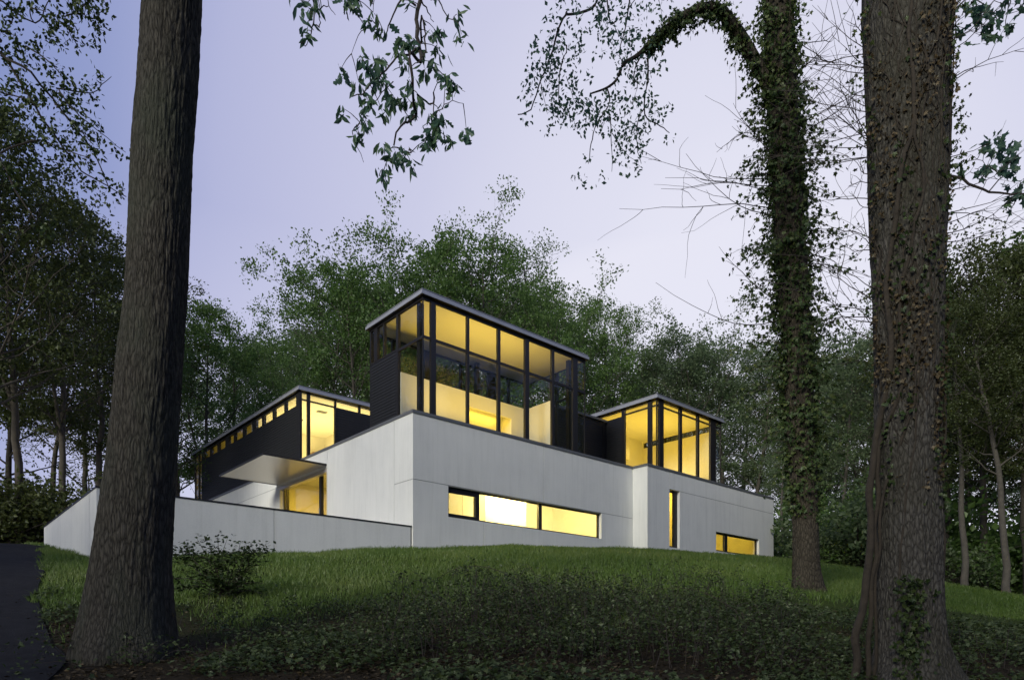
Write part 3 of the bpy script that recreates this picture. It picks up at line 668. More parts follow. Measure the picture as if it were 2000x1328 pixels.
# ------------------------------------------------------------------ background trees
def grow_tree(seed, H=25.0, crown0=0.30, rad=4.6, limbs=22, lean=0.03, leaf=0.21, per=24, shape=0.6, fork=False, r0=0.26, tips=5, clump=0.27):
    """Trunk mesh and crown mesh of a woodland tree of height H, base at the origin."""
    r = np.random.default_rng(seed); wood = Geo(); crown = Geo()
    def wob(n, amp):
        w_ = r.normal(size=(n, 3)) * amp; w_[0] = 0; return np.cumsum(w_, 0) * 0.5
    stems = []
    n = 16; zz = np.linspace(0, H * 0.83, n); ax = np.stack([zz * lean * r.normal(), zz * lean * r.normal(), zz], 1) + wob(n, 0.16) * [1, 1, 0]
    rr = r0 * (1 - zz / (H * .9)) ** 0.8 + 0.015; rr[0] *= 1.45; rr[1] *= 1.08
    wood.tube(ax, rr, 9); stems.append((ax, rr, limbs))
    if fork:
        k = int(n * r.uniform(.28, .42)); m = n - k; up = ax[k] + np.stack([np.linspace(0, 1, m) * rad * .55 * math.cos(seed), np.linspace(0, 1, m) * rad * .55 * math.sin(seed), np.linspace(0, H * .80 - ax[k, 2], m)], 1) + wob(m, .15) * [1, 1, 0]
        wood.tube(up, rr[k] * .8 * np.linspace(1, .05, m), 7); stems.append((up, rr[k] * .8 * np.linspace(1, .05, m), limbs // 2))
    tipP = []; tipD = []; tipN = []; tipT = []
    for ax_, rr_, nl in stems:
        z0 = H * crown0; zt = ax_[-1, 2]
        for i in range(nl):
            f = (i + r.uniform(0, 1)) / nl; z = z0 + (zt - z0) * f ** 0.9
            base = np.array([np.interp(z, ax_[:, 2], ax_[:, c]) for c in range(3)]); rb = np.interp(z, ax_[:, 2], rr_)
            fz = (z - z0) / (zt - z0)
            L = rad * (math.sin(math.pi * (fz * 0.62 + 0.24)) ** shape) * r.uniform(.6, 1.15); dn = r.choice([.35, .8, 1.1, 1.7], p=[.2, .3, .3, .2]); tn = r.uniform(0, 1)
            th = i * 2.399 + r.uniform(-.5, .5); rise = r.uniform(.25, .75) + .5 * fz
            d = np.array([math.cos(th), math.sin(th), rise]); d /= np.linalg.norm(d)
            m = 7; s = np.linspace(0, 1, m)[:, None]
            P = base + d * L * s + np.array([0, 0, 1]) * (L * .12) * s * s + wob(m, L * .045)
            wood.tube(P, max(.02, rb * .42) * np.linspace(1, .16, m), 5)
            for j in range(6):
                q = r.uniform(.35, 1.0); p0 = np.array([np.interp(q * (m - 1), np.arange(m), P[:, c]) for c in range(3)])
                d2 = d * .55 + r.normal(size=3) * .62 + [0, 0, .22]; d2 /= np.linalg.norm(d2); L2 = L * r.uniform(.22, .42) + .35
                P2 = p0 + d2 * L2 * np.linspace(0, 1, 4)[:, None] + wob(4, L2 * .06)
                wood.tube(P2, max(.011, rb * .13) * np.linspace(1, .25, 4), 3)
                for k in range(tips):
                    q2 = r.uniform(.75, 1.1); tipP.append(p0 + d2 * L2 * q2 + r.normal(size=3) * [.42, .42, .26]); tipD.append(d2); tipN.append(dn); tipT.append(tn)
    tipP = np.array(tipP); tipD = np.array(tipD)
    cnt = r.poisson(per * .70 * np.array(tipN)); idx = np.repeat(np.arange(len(tipP)), cnt)
    off = r.normal(size=(len(idx), 3)) * [clump, clump, clump * .62]
    tt = np.repeat(np.clip(np.array(tipT) * .6 + r.uniform(0, .4, len(tipP)), 0, 1), cnt)
    pos = tipP[idx] + off
    leaves(crown, pos, r.uniform(.65, 1.25, len(pos)) * leaf, KITE, tipD[idx] * .4 + [0, 0, -.15], .8, (0, 0, .12), r)
    crown.T[-1] = np.clip(crown.T[-1] * .55 + np.repeat(tt, 4) * .45, 0, 1)
    return wood.mesh('trunk', True), crown.mesh('crown')


specs = [dict(seed=1, rad=5.4, limbs=26, leaf=.21), dict(seed=2, rad=6.2, limbs=22, fork=True, crown0=.28, leaf=.25, clump=.34), dict(seed=3, rad=4.4, limbs=26, crown0=.36, H=27, leaf=.17, per=30), dict(seed=4, rad=5.8, limbs=22, crown0=.22, per=22, clump=.32),
         dict(seed=5, rad=3.8, limbs=22, crown0=.45, H=27, per=22, lean=.012, leaf=.18), dict(seed=6, rad=6.6, limbs=26, fork=True, crown0=.34, per=22, leaf=.25, clump=.35)]
VAR = []
for sp in specs: VAR.append((*grow_tree(**sp), sp.get('H', 25.0)))


def place_tree(x, y, H, k, leafm, label, group, barkm='bark_bg', rz=None, name='woodland_tree', sink=0.25, wide=1.0):
    tw, cw, h0 = VAR[k]
    s = H / h0; t_ = empty(name, (x, y, gz(x, y) - sink), random.uniform(0, 6.28) if rz is None else rz)
    t_.scale = (s * wide, s * wide, s)
    for nm, me, mt in (('trunk', tw, barkm), ('crown', cw, leafm)):
        o = bpy.data.objects.new(nm, me); COL.objects.link(o); o.parent = t_
        if len(me.materials) == 0: me.materials.append(M[mt])
        o.material_slots[0].link = 'OBJECT'; o.material_slots[0].material = M[mt]
    return tag(t_, label, 'tree', group)


FORM = ('full rounded', 'broad forked', 'tall narrow', 'loose low-branched', 'slim high-crowned', 'wide spreading')
def tree_px(px, top, Y, k, leafm, label, group, barkm='bark_bg', wide=1.0):
    if group == G1: label = FORM[k] + ' green tree rising behind the ' + ('garden wall and black-clad box' if px < 420 else 'black-clad box with the corner window' if px < 720 else 'tall glass pavilion' if px < 1120 else 'link between the two glass pavilions')
    elif group == G3: label = FORM[k] + (' pale-barked' if barkm == 'bark_pale' else ' grey-green' if leafm == 'leaf_c' else ' green') + ' tree ' + ('behind the low glass pavilion' if px < 1430 else 'behind the ivy-clad tree' if px < 1620 else 'between the ivy-clad and vine-clad trunks' if px < 1720 else 'behind the vine-clad trunk' if px < 1850 else 'in the dark woods beside the sloping lawn')
    elif group == G2: label = FORM[k] + ' dark olive tree ' + ('behind the big oak trunk' if 150 < px < 340 else 'beyond the driveway and garden wall end')
    elif group == G4: label = 'far hazy ' + FORM[k] + ' tree deep in the woods ' + ('left of the house' if px < 350 else 'behind the house' if px < 1500 else 'right of the house')
    if group == G1: top += 38
    if group == G3 and px > 1790: leafm = 'leaf_b'
    X = (px - 1000) / FPX * Y; H = (HZ - top) / FPX * Y - gz(X, Y) + .25
    return place_tree(X, Y, H, k, leafm, label, group, barkm, wide=wide)


L1, G1 = 'tall leafy woodland tree standing behind the white house and its glass pavilions', 'woodland trees behind the house'
L2, G2 = 'dark olive leafed woodland tree beyond the garden wall and driveway', 'woodland trees beyond the driveway'
L3, G3 = 'slender grey-green woodland tree on the lawn edge past the right end of the house', 'woodland trees right of the house'
L4, G4 = 'distant pale green tree filling the far woods behind the house', 'far trees of the woods'
for px, top, Y, k, lm in ((395, 530, 50, 1, 'leaf_a'), (455, 560, 56, 0, 'leaf_a'), (515, 575, 52, 3, 'leaf_a'), (585, 560, 60, 2, 'leaf_c'), (640, 455, 58, 1, 'leaf_a'), (710, 462, 54, 5, 'leaf_a'),
                         (770, 450, 62, 0, 'leaf_a'), (835, 440, 56, 5, 'leaf_a'), (905, 395, 60, 1, 'leaf_a'), (955, 378, 57, 0, 'leaf_a'), (1030, 375, 63, 4, 'leaf_a'), (1085, 480, 56, 3, 'leaf_a'),
                         (1150, 545, 60, 5, 'leaf_a'), (1195, 500, 66, 2, 'leaf_a'), (350, 610, 44, 3, 'leaf_a'), (560, 640, 47, 3, 'leaf_a')):
    tree_px(px, top, Y, k, lm, L1, G1, wide=.86)
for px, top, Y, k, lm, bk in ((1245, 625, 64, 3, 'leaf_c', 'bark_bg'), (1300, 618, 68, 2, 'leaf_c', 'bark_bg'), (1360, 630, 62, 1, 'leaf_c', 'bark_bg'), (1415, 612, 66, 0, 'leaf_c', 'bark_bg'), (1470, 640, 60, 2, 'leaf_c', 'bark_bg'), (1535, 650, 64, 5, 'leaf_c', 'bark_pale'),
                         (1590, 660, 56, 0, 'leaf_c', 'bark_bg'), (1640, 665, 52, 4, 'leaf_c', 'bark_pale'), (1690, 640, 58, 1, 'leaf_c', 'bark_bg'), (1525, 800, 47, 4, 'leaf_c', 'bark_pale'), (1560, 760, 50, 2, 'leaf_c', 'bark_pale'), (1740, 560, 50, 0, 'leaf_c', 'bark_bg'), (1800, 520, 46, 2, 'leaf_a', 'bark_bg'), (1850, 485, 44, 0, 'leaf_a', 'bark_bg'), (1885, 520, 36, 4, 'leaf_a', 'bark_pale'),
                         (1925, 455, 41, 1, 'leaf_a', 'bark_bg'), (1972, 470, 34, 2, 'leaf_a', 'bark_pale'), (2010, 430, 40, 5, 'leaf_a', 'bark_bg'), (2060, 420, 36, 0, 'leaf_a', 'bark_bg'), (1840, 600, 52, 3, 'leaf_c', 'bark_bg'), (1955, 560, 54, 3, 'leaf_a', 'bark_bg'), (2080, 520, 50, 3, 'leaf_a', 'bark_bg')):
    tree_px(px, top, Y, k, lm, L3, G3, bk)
for px, top, Y, k in ((-30, 170, 27, 1), (45, 300, 31, 5), (120, 380, 36, 1), (195, 425, 40, 0), (235, 470, 46, 3), (10, 460, 44, 3), (90, 500, 50, 2), (300, 560, 48, 0), (-70, 330, 40, 0), (165, 560, 55, 3), (-140, 250, 34, 5)):
    tree_px(px, top, Y, k, 'leaf_b', L2, G2)
for i in range(20):
    px = 330 + 1820 * (i + random.random()) / 20; Y = random.uniform(72, 100)
    top = np.interp(px, [0, 350, 640, 1000, 1200, 1400, 1700, 2000], [520, 640, 570, 520, 620, 690, 720, 600]) + random.uniform(-20, 60)
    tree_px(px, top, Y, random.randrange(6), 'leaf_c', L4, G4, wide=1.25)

# bushes under the trees: hedge beyond the drive, understorey right and behind
def bush_mesh(seed, n=2600, leaf=.13):
    r = np.random.default_rng(seed); g = Geo(); w = Geo()
    cs = r.normal(size=(26, 3)) * [.75, .75, .42] + [0, 0, 1.0]; cs[:, 2] = np.clip(cs[:, 2], .15, 1.9)
    idx = r.integers(0, 26, n); pos = cs[idx] + r.normal(size=(n, 3)) * .24
    leaves(g, pos, r.uniform(.7, 1.3, n) * leaf, KITE, r.normal(size=(n, 3)) * .4 + [0, 0, .2], .8, (0, 0, .6), r)
    for c in cs: w.tube(spline([(0, 0, -.2), c * [.3, .3, .5], c], 5), np.linspace(.03, .006, 5), 4)
    return w.mesh('stem'), g.mesh('foliage')
BUSH = [bush_mesh(s) for s in (11, 12, 13)]
def bush(x, y, s, leafm, label, group, name='shrub'):
    w, g = random.choice(BUSH); t_ = empty(name, (x, y, gz(x, y) - .05), random.uniform(0, 6.28)); t_.scale = (s * random.uniform(.9, 1.3), s * random.uniform(.9, 1.3), s * random.uniform(.8, 1.15))
    for nm, me, mt in (('stem', w, 'twig'), ('foliage', g, leafm)):
        o = bpy.data.objects.new(nm, me); COL.objects.link(o); o.parent = t_
        if len(me.materials) == 0: me.materials.append(M[mt])
        o.material_slots[0].link = 'OBJECT'; o.material_slots[0].material = M[mt]
    return tag(t_, label, 'shrub', group)
for i in range(16):
    f = i / 15; bush(-28 + 7.5 * f + random.uniform(-.8, .8), 33 + 2.5 * math.sin(i * 2.1), random.uniform(1.2, 1.7), 'leaf_b', 'dark rounded shrub in the hedge where the driveway tops the rise', 'hedge shrubs beyond the driveway')
for i in range(46):
    px = random.uniform(1530, 2080); Y = random.uniform(40, 66); X = (px - 1000) / FPX * Y
    s_ = random.uniform(1.3, 2.6); lm = random.choice(('leaf_a', 'leaf_c'))
    bush(X, Y, s_, lm, ('tall ' if s_ > 2.1 else 'middling ' if s_ > 1.7 else 'low ') + ('green' if lm == 'leaf_a' else 'grey-green') + ' understorey shrub ' + ('behind the ivy-clad tree' if px < 1690 else 'behind the vine-clad trunk' if px < 1840 else 'among the tree trunks beyond the right lawn'), 'understorey shrubs right of the house')
for i in range(30):
    px = random.uniform(1600, 2100); Y = random.uniform(46, 62); X = (px - 1000) / FPX * Y
    bush(X, Y, random.uniform(2.6, 3.8), 'leaf_a', 'large dark thicket shrub closing the woods beyond the right lawn', 'thicket shrubs beyond the right lawn')
for i in range(22):
    px = random.uniform(-60, 560); Y = random.uniform(50, 66); X = (px - 1000) / FPX * Y
    bush(X, Y, random.uniform(1.3, 2.3), 'leaf_b', 'understorey shrub under the trees behind the garden wall', 'understorey shrubs behind the garden wall')

# ------------------------------------------------------------------ near trunks
def trunk_from(profile, Y, top_ext, sides=200, rows=520, ridge=0.012, fs=9.0, seed=1, zlow=-1.3, flare=()):
    """profile: (py, left px, right px) edges of the trunk at depth Y."""
    pr = np.array(sorted(profile, key=lambda q: -q[0]), float)
    zc = (HZ - pr[:, 0]) / FPX * Y; xc = ((pr[:, 1] + pr[:, 2]) / 2 - 1000) / FPX * Y; rc = (pr[:, 2] - pr[:, 1]) / 2 / FPX * Y
    zt = zc[-1] + top_ext
    zc = np.append(zc, zt); xc = np.append(xc, xc[-1] + (xc[-1] - xc[-2]) / (zc[-2] - zc[-3]) * top_ext * .6); rc = np.append(rc, rc[-1] * .6)
    zs = np.concatenate([np.linspace(zlow, zc[-2], rows), np.linspace(zc[-2], zt, 40)[1:]])
    X = np.interp(zs, zc, xc); R = np.interp(zs, zc, rc)
    k = 9; ker = np.ones(k) / k
    X = np.convolve(np.pad(X, k // 2, 'edge'), ker, 'valid'); R = np.convolve(np.pad(R, k // 2, 'edge'), ker, 'valid')
    th = np.linspace(0, 2 * np.pi, sides, endpoint=False); TH_, ZZ = np.meshgrid(th, zs)
    Rm = np.repeat(R[:, None], sides, 1); base = zc[0]
    for (ang, amp, wdt) in flare:
        dz = np.clip((zs - base + .1) / .75, 0, 1)[:, None]
        dth = np.angle(np.exp(1j * (TH_ - ang))); Rm = Rm + amp * np.exp(-(dth / wdt) ** 2) * (1 - dz) ** 2.2
    c, s = np.cos(TH_).ravel(), np.sin(TH_).ravel(); z = ZZ.ravel()
    q = np.stack([c * fs * .55, s * fs * .55, z * 1.1], 1); warp = vnoise(q, seed) * 1.3
    p2 = np.stack([c * fs * 2.6 + warp, s * fs * 2.6 + warp, z * 3.4 + warp], 1); rid = (1 - np.abs(2 * vnoise(p2, seed + 1) - 1)) ** 2
    p3 = np.stack([c * fs * 4.2, s * fs * 4.2, z * 17], 1); fine = vnoise(p3, seed + 2)
    Rm = Rm.ravel() + ridge * (0.5 - rid) * 1.5 + ridge * .7 * (fine - .5) + (vnoise(np.stack([c * 1.5, s * 1.5, z * .8], 1), seed + 3) - .5) * .05
    V = np.stack([np.repeat(X, sides) + Rm * c, Y + Rm * s, z], 1)
    nr = len(zs); i = (np.arange(nr - 1)[:, None] * sides); j = np.arange(sides)[None]; kk = (j + 1) % sides
    F = np.stack([i + j, i + kk, i + sides + kk, i + sides + j], -1).reshape(-1, 4)
    return mesh_np('trunk', V, [F], smooth=True), (zs, X, R)


def local(me, o):
    """shift mesh data so that it sits under an object placed at o"""
    n = len(me.vertices); a = np.empty(n * 3, np.float32); me.vertices.foreach_get('co', a); a = a.reshape(-1, 3) - np.array(o, np.float32); me.vertices.foreach_set('co', a.ravel()); me.update(); return me


def hung(name, g, mat, root, smooth=False, stuff=False):
    o = obj(name, local(g.mesh(name, smooth), root.location), M[mat], root)
    if stuff or name in ('twig', 'bare_twig', 'ivy_stem', 'rootlet', 'foliage', 'dead_foliage', 'ivy'): o['kind'] = 'stuff'
    return o


def stemset(g, stems, Y, r0, jit=.25, rng=RNG):
    """Polylines in frame pixels -> tubes with some depth; returns sampled points and directions."""
    pts = []; dirs = []
    for s_ in stems:
        w0 = r0 * s_[0]; P = [at(x, y, Y) for x, y in s_[1]]
        dy = np.cumsum(rng.normal(size=len(P)) * jit); dy -= dy[0]
        P = np.array(P) ; P[:, 1] += dy * .8; P[:, 0] += 0; 
        n = max(5, len(P) * 3); C = spline(P, n); C[1:-1] += rng.normal(size=(n - 2, 3)) * .008
        g.tube(C, np.linspace(w0, w0 * .35, n), 5); pts.append(C); dirs.append(np.gradient(C, axis=0))
    return np.concatenate(pts), np.concatenate(dirs)


def overhead(root, cx, cy, cz, s, k, leafm):
    """Crown of a near tree, above the frame: limbs and foliage from the woodland stock."""
    o = bpy.data.objects.new('crown', VAR[k][1]); COL.objects.link(o); o.parent = root
    o.scale = (s * 1.25, s * 1.25, s * .62); o.rotation_euler = (0, 0, k * 1.3)
    o.location = (cx - root.location[0], cy - root.location[1], cz - root.location[2]); o.material_slots[0].link = 'OBJECT'; o.material_slots[0].material = M[leafm]


# --- oak on the left
YL = 9.0
me, cur = trunk_from([(0, 283, 388), (300, 263, 371), (600, 249, 359), (900, 216, 339), (1100, 188, 327), (1200, 170, 333), (1270, 160, 340)], YL, 7.5, seed=21, zlow=-1.2,
                     flare=[(-2.3, .07, .38), (-.65, .12, .36), (-1.6, .12, .3), (1.4, .2, .5), (3.5, .03, .4)])
oak = empty('oak_tree', (-5.0, YL, gz(-5, YL)))
tag(oak, 'massive oak with a bare furrowed trunk beside the driveway', 'tree')
obj('trunk', local(me, oak.location), M['bark_l'], oak)
g = Geo()
top = (cur[1][-1], YL, cur[0][-1])
g.tube(spline([(-4.75, 9, 9.2), (-3.6, 8.5, 10.2), (-2.2, 8.1, 9.6), (-1.3, 8.0, 8.6), at(830, -30, 8)], 22), np.linspace(.13, .03, 22), 7)
g.tube(spline([(-4.6, 9, 11), (-3.5, 10, 13.2), (-2.0, 11, 15)], 12), np.linspace(.2, .06, 12), 7); g.tube(spline([(-4.7, 9, 12), (-6.5, 8, 14), (-8.5, 7, 15.5)], 12), np.linspace(.2, .06, 12), 7)
g.tube(spline([(-4.55, 9, 9.0), (-4.0, 8.6, 9.4), (-3.2, 8.4, 8.6), at(592, -20, 8.4)], 14), np.linspace(.05, .014, 14), 5)
stems = [(1, [(830, -35), (815, 15), (818, 80), (828, 140), (823, 160), (812, 170), (817, 220), (815, 250), (800, 275), (792, 300), (778, 322)]),
         (.5, [(812, 12), (790, 15), (770, 45), (755, 62), (748, 80)]), (.55, [(818, 95), (795, 105), (780, 130), (760, 165), (745, 195), (720, 225), (703, 240)]),
         (.5, [(824, 85), (833, 95), (838, 120), (838, 150), (832, 175), (815, 185)]), (.45, [(815, 185), (840, 176), (848, 190), (848, 230), (850, 262)]),
         (.25, [(838, 122), (865, 125), (885, 150), (908, 173)]), (.4, [(842, 0), (838, 25), (826, 52)]), (.35, [(850, -20), (870, 10), (893, 28)]), (.35, [(760, -20), (745, 10), (733, 45)]),
         (.3, [(703, 240), (690, 262), (700, 285)]), (.3, [(792, 300), (770, 312), (752, 340), (745, 358)]), (.3, [(800, 290), (806, 320), (796, 350)]), (.25, [(850, 228), (880, 228), (908, 238)]), (.25, [(748, 60), (715, 90), (690, 118)]),
         (.5, [(830, -35), (800, -34), (760, -20)]), (.5, [(830, -35), (840, -32), (850, -20)]), (.4, [(820, -5), (832, -10), (842, 0)]),
         (.25, [(768, 160), (715, 160), (678, 178)]), (.45, [(600, -25), (612, 5), (618, 35), (610, 55), (596, 72), (588, 85)]), (.3, [(618, 22), (638, 14), (650, 12)]), (.3, [(612, 50), (630, 58), (640, 78)])]
SP, SD = stemset(g, stems, 8.0, .026)
hung('limb', g, 'twig', oak)
cl_px = [(545, 85), (640, 80), (660, 225), (565, 255), (610, 310), (640, 370), (700, 330), (815, 290), (545, 385), (490, 400), (640, 440), (850, 165), (890, 220), (1020, 150), (1050, 285), (1000, 255), (1170, 90), (930, 400), (830, 490), (960, 480), (455, 590), (560, 545), (640, 520), (600, 600), (690, 490), (1075, 510), (1030, 560), (1110, 610), (770, 640), (840, 640), (880, 640), (700, 630), (650, 670), (580, 670), (520, 700), (560, 740), (690, 760), (740, 730), (500, 790), (470, 860), (530, 900), (630, 790), (760, 800), (870, 770), (940, 700), (985, 750), (930, 820), (1060, 740), (1165, 740), (1225, 795), (1100, 860), (1040, 850), (1000, 860), (1095, 920), (970, 960), (1030, 900), (790, 930), (890, 900), (830, 970), (710, 1020), (680, 1100), (700, 1150), (820, 1060), (760, 1120), (830, 1170), (880, 1110), (1000, 1060), (320, 230), (340, 250), (200, 140), (180, 190), (240, 190), (150, 240), (350, 40), (200, 20), (1060, 40), (1180, 20), (830, 20)]
g = Geo(); gw_ = Geo()
for (x, y) in cl_px:
    p = at(540 + x / 3.32, y / 3.32 - 6, 8.0 + RNG.uniform(-.4, .4)); i = np.argmin(((SP - p) ** 2 * [1, .15, 1]).sum(1)); p[1] = SP[i, 1] + RNG.uniform(-.25, .25)
    gw_.tube(spline([SP[i], (SP[i] + p) / 2 + [0, 0, .02], p], 5), np.linspace(.006, .003, 5), 3)
    n = RNG.integers(8, 13); dd = RNG.normal(size=(n, 3)) * [.5, .5, .25] + [0, 0, -.75]
    leaves(g, p + RNG.normal(size=(n, 3)) * .035, RNG.uniform(.09, .16, n), OAK if x % 2 else LONG, dd, .15)
hung('twig', gw_, 'twig', oak); hung('foliage', g, 'leaf_near', oak)
overhead(oak, -5.0, 5.0, 9.6, .62, 1, 'leaf_a'); overhead(oak, -8.5, 2.5, 8.8, .55, 3, 'leaf_a')

# --- tree out of frame on the left whose boughs hang in
YS = 13.0
side = empty('maple_tree', (-15.5, 12.0, gz(-15.5, 12)))
tag(side, 'loose leafed tree beside the driveway, its thin drooping boughs reaching in against the sky', 'tree')
g = Geo(); g.tube(spline([(-15.5, 12, -.6), (-15.3, 12, 6), (-15.0, 12.3, 12), (-14.8, 12.4, 18)], 20), np.linspace(.36, .12, 20), 10); hung('trunk', g, 'bark_bg', side, True)
g = Geo(); g.tube(spline([(-15.1, 12.2, 10.5), (-13, 12.8, 12.6), at(-150, -20, 13), at(-40, 40, 13), at(0, 80, 13)], 16), np.linspace(.12, .045, 16), 6)
g.tube(spline([(-15.1, 12.2, 11.5), (-12.5, 12.8, 13.4), at(-60, 0, 13), at(0, 20, 13)], 14), np.linspace(.09, .03, 14), 6)
g.tube(spline([(-15.1, 12.2, 8), (-13.2, 12.8, 9.6), at(-100, 260, 13), at(-20, 290, 13)], 14), np.linspace(.09, .035, 14), 6)
g.tube(spline([at(-60, 0, 13), at(60, -60, 13), at(165, -30, 13), at(172, 10, 13)], 12), np.linspace(.05, .018, 12), 5)
stems = [(.8, [(0, 20), (25, 35), (65, 42), (100, 28), (110, 18)]), (.5, [(65, 42), (90, 60), (125, 75), (145, 90)]), (1.3, [(0, 80), (15, 120), (35, 140), (80, 165), (110, 205), (150, 260), (180, 330)]), (1, [(15, 120), (60, 200), (100, 270), (150, 310), (203, 335)]),
         (.6, [(110, 173), (140, 130), (190, 112)]), (.6, [(50, 90), (90, 115), (120, 150), (115, 175)]), (.6, [(115, 175), (130, 200), (165, 230), (195, 235)]), (.6, [(110, 205), (140, 240), (180, 280), (205, 312)]), (.8, [(172, 5), (165, 25), (185, 40), (195, 65)]), (.7, [(165, 28), (140, 50), (133, 68)]),
         (1.1, [(-20, 290), (20, 340), (45, 390), (80, 440)]), (.8, [(0, 300), (60, 262), (110, 270), (170, 300)]), (.5, [(25, 35), (22, 75), (50, 90)]), (.6, [(0, 180), (40, 190), (75, 215), (95, 260)])]
SP, SD = stemset(g, stems, YS, .024, .35); hung('limb', g, 'twig', side)
cc = SP[RNG.integers(0, len(SP), 170)] + RNG.normal(size=(170, 3)) * [.13, .25, .12]; cen = np.repeat(cc, 15, 0); cen = cen + RNG.normal(size=cen.shape) * [.07, .07, .06]; g = Geo()
leaves(g, cen, RNG.uniform(.06, .12, len(cen)), KITE, RNG.normal(size=(len(cen), 3)) * .5 + [0, 0, -.4], .5); hung('foliage', g, 'leaf_shrub', side)
overhead(side, -19.5, 8.0, 11.0, .45, 5, 'leaf_b')
for x_, y_, h_ in ((-17.5, 9.3, 8.8), (-22, 9.5, 10.5), (-27, 9.0, 11.5)): place_tree(x_, y_, h_, 3, 'leaf_b', 'low bushy tree added out of view to shade the garden wall return', 'added low shade trees left of view', wide=1.7)  # unseen low trees, added to keep the sun off the garden wall return
for i, (x_, y_, h_) in enumerate(((-34, -13, 14), (-27, -16, 14), (-21, -12, 13.5), (-15, -16, 13), (-9.5, -12, 10.5), (-4, -16, 15), (2, -13, 17), (8, -15, 18))):  # unseen row behind the camera, added and sized to shade the foreground
    place_tree(x_, y_, h_, (1, 5, 3)[i % 3], 'leaf_a', 'unseen tree behind the viewpoint, added to shade the foreground', 'added shade trees behind the viewpoint', wide=1.7)

for i, (x_, y_, h_) in enumerate(((26, 12, 24), (33, 19, 27), (39, 25, 28), (45, 17, 27), (38, 34, 27), (47, 30, 29), (30, 5, 23), (50, 40, 29))):
    place_tree(x_, y_, h_, (5, 1, 0)[i % 3], 'leaf_a', 'woodland tree on the low ground past the vine-clad trunk, opposite the front wall', 'woodland trees opposite the front wall', wide=1.35)

# --- ivy-covered tree
YI = 16.5
me, cur = trunk_from([(0, 1494, 1546), (300, 1506, 1560), (600, 1524, 1578), (900, 1543, 1594), (1050, 1550, 1597), (1150, 1548, 1602)], YI, 9, sides=72, rows=240, seed=31, zlow=0.2, fs=7, ridge=.014,
                     flare=[(-2.6, .14, .4), (-.6, .16, .4), (1.5, .15, .5)])
ivt = empty('ivy_clad_tree', (7.1, YI, gz(7.1, YI))); tag(ivt, 'slender leaning tree sheathed in ivy, rooted on the lawn edge near the slit window', 'tree')
obj('trunk', local(me, ivt.location), M['bark_i'], ivt)
def axI(py): z = (HZ - py) / FPX * YI; return np.array([np.interp(z, cur[0], cur[1]), YI, z]), np.interp(z, cur[0], cur[2])
g = Geo(); gl = Geo()
limb = spline([axI(205)[0], at(1480, 130, 16.4), at(1440, 62, 16.2), at(1405, 22, 16), at(1370, 18, 15.8), at(1330, 36, 15.7), at(1300, 60, 15.6), at(1270, 86, 15.5), at(1246, 108, 15.5), at(1218, 126, 15.4), at(1205, 155, 15.4), at(1185, 172, 15.4), at(1152, 184, 15.4)], 60)
g.tube(limb, np.interp(np.linspace(0, 1, 60), [0, .5, .68, 1], [.17, .085, .045, .016]), 8)
stems = [(1.3, [(1180, -30), (1165, 0), (1150, 20), (1108, 48), (1100, 85), (1085, 110), (1070, 145), (1055, 157), (1040, 160), (1012, 172)]), (.7, [(1100, 85), (1103, 150), (1090, 180), (1092, 200), (1110, 222), (1112, 238)]), (.7, [(1185, 172), (1188, 215), (1165, 240), (1155, 280), (1152, 310), (1147, 332)]), (.6, [(1188, 215), (1195, 260), (1200, 312)]),
         (.7, [(1252, 110), (1235, 160), (1230, 200), (1230, 225), (1222, 262)]), (.9, [(1265, 90), (1262, 160), (1263, 205), (1300, 200), (1330, 188)]), (.7, [(1263, 205), (1245, 240), (1245, 270), (1258, 300)]), (.7, [(1230, -10), (1228, 20), (1215, 75), (1225, 103)]), (.7, [(1185, -10), (1190, 55), (1197, 80), (1190, 105), (1200, 130)]),
         (.4, [(1225, 20), (1262, 22), (1290, 48)]), (.4, [(1055, 157), (1058, 190), (1070, 210)]), (.4, [(1100, 85), (1085, 60), (1078, 42)]), (.3, [(1106, 150), (1125, 195), (1145, 185)]), (.4, [(1195, 260), (1215, 300), (1240, 335)])]
g.tube(spline([axI(-160)[0], at(1430, -190, 16), at(1300, -120, 15.8), at(1230, -60, 15.6), at(1180, -30, 15.6)], 24), np.linspace(.12, .035, 24), 6)
g.tube(spline([at(1230, -60, 15.6), at(1232, -30, 15.6), at(1230, -10, 15.6)], 5), np.full(5, .02), 5); g.tube(spline([at(1180, -30, 15.6), at(1184, -20, 15.6), at(1185, -10, 15.6)], 5), np.full(5, .02), 5)
SP, SD = stemset(g, stems, 15.6, .026, .4); hung('limb', g, 'bark_i', ivt)
cc = SP[RNG.integers(0, len(SP), 230)] + RNG.normal(size=(230, 3)) * [.22, .35, .18]; cen = np.repeat(cc, 10, 0); cen = cen + RNG.normal(size=cen.shape) * [.09, .09, .08]
g = Geo(); leaves(g, cen, RNG.uniform(.07, .13, len(cen)), KITE, RNG.normal(size=(len(cen), 3)) * .5 + [0, 0, -.5], .5); hung('foliage', g, 'leaf_near', ivt)
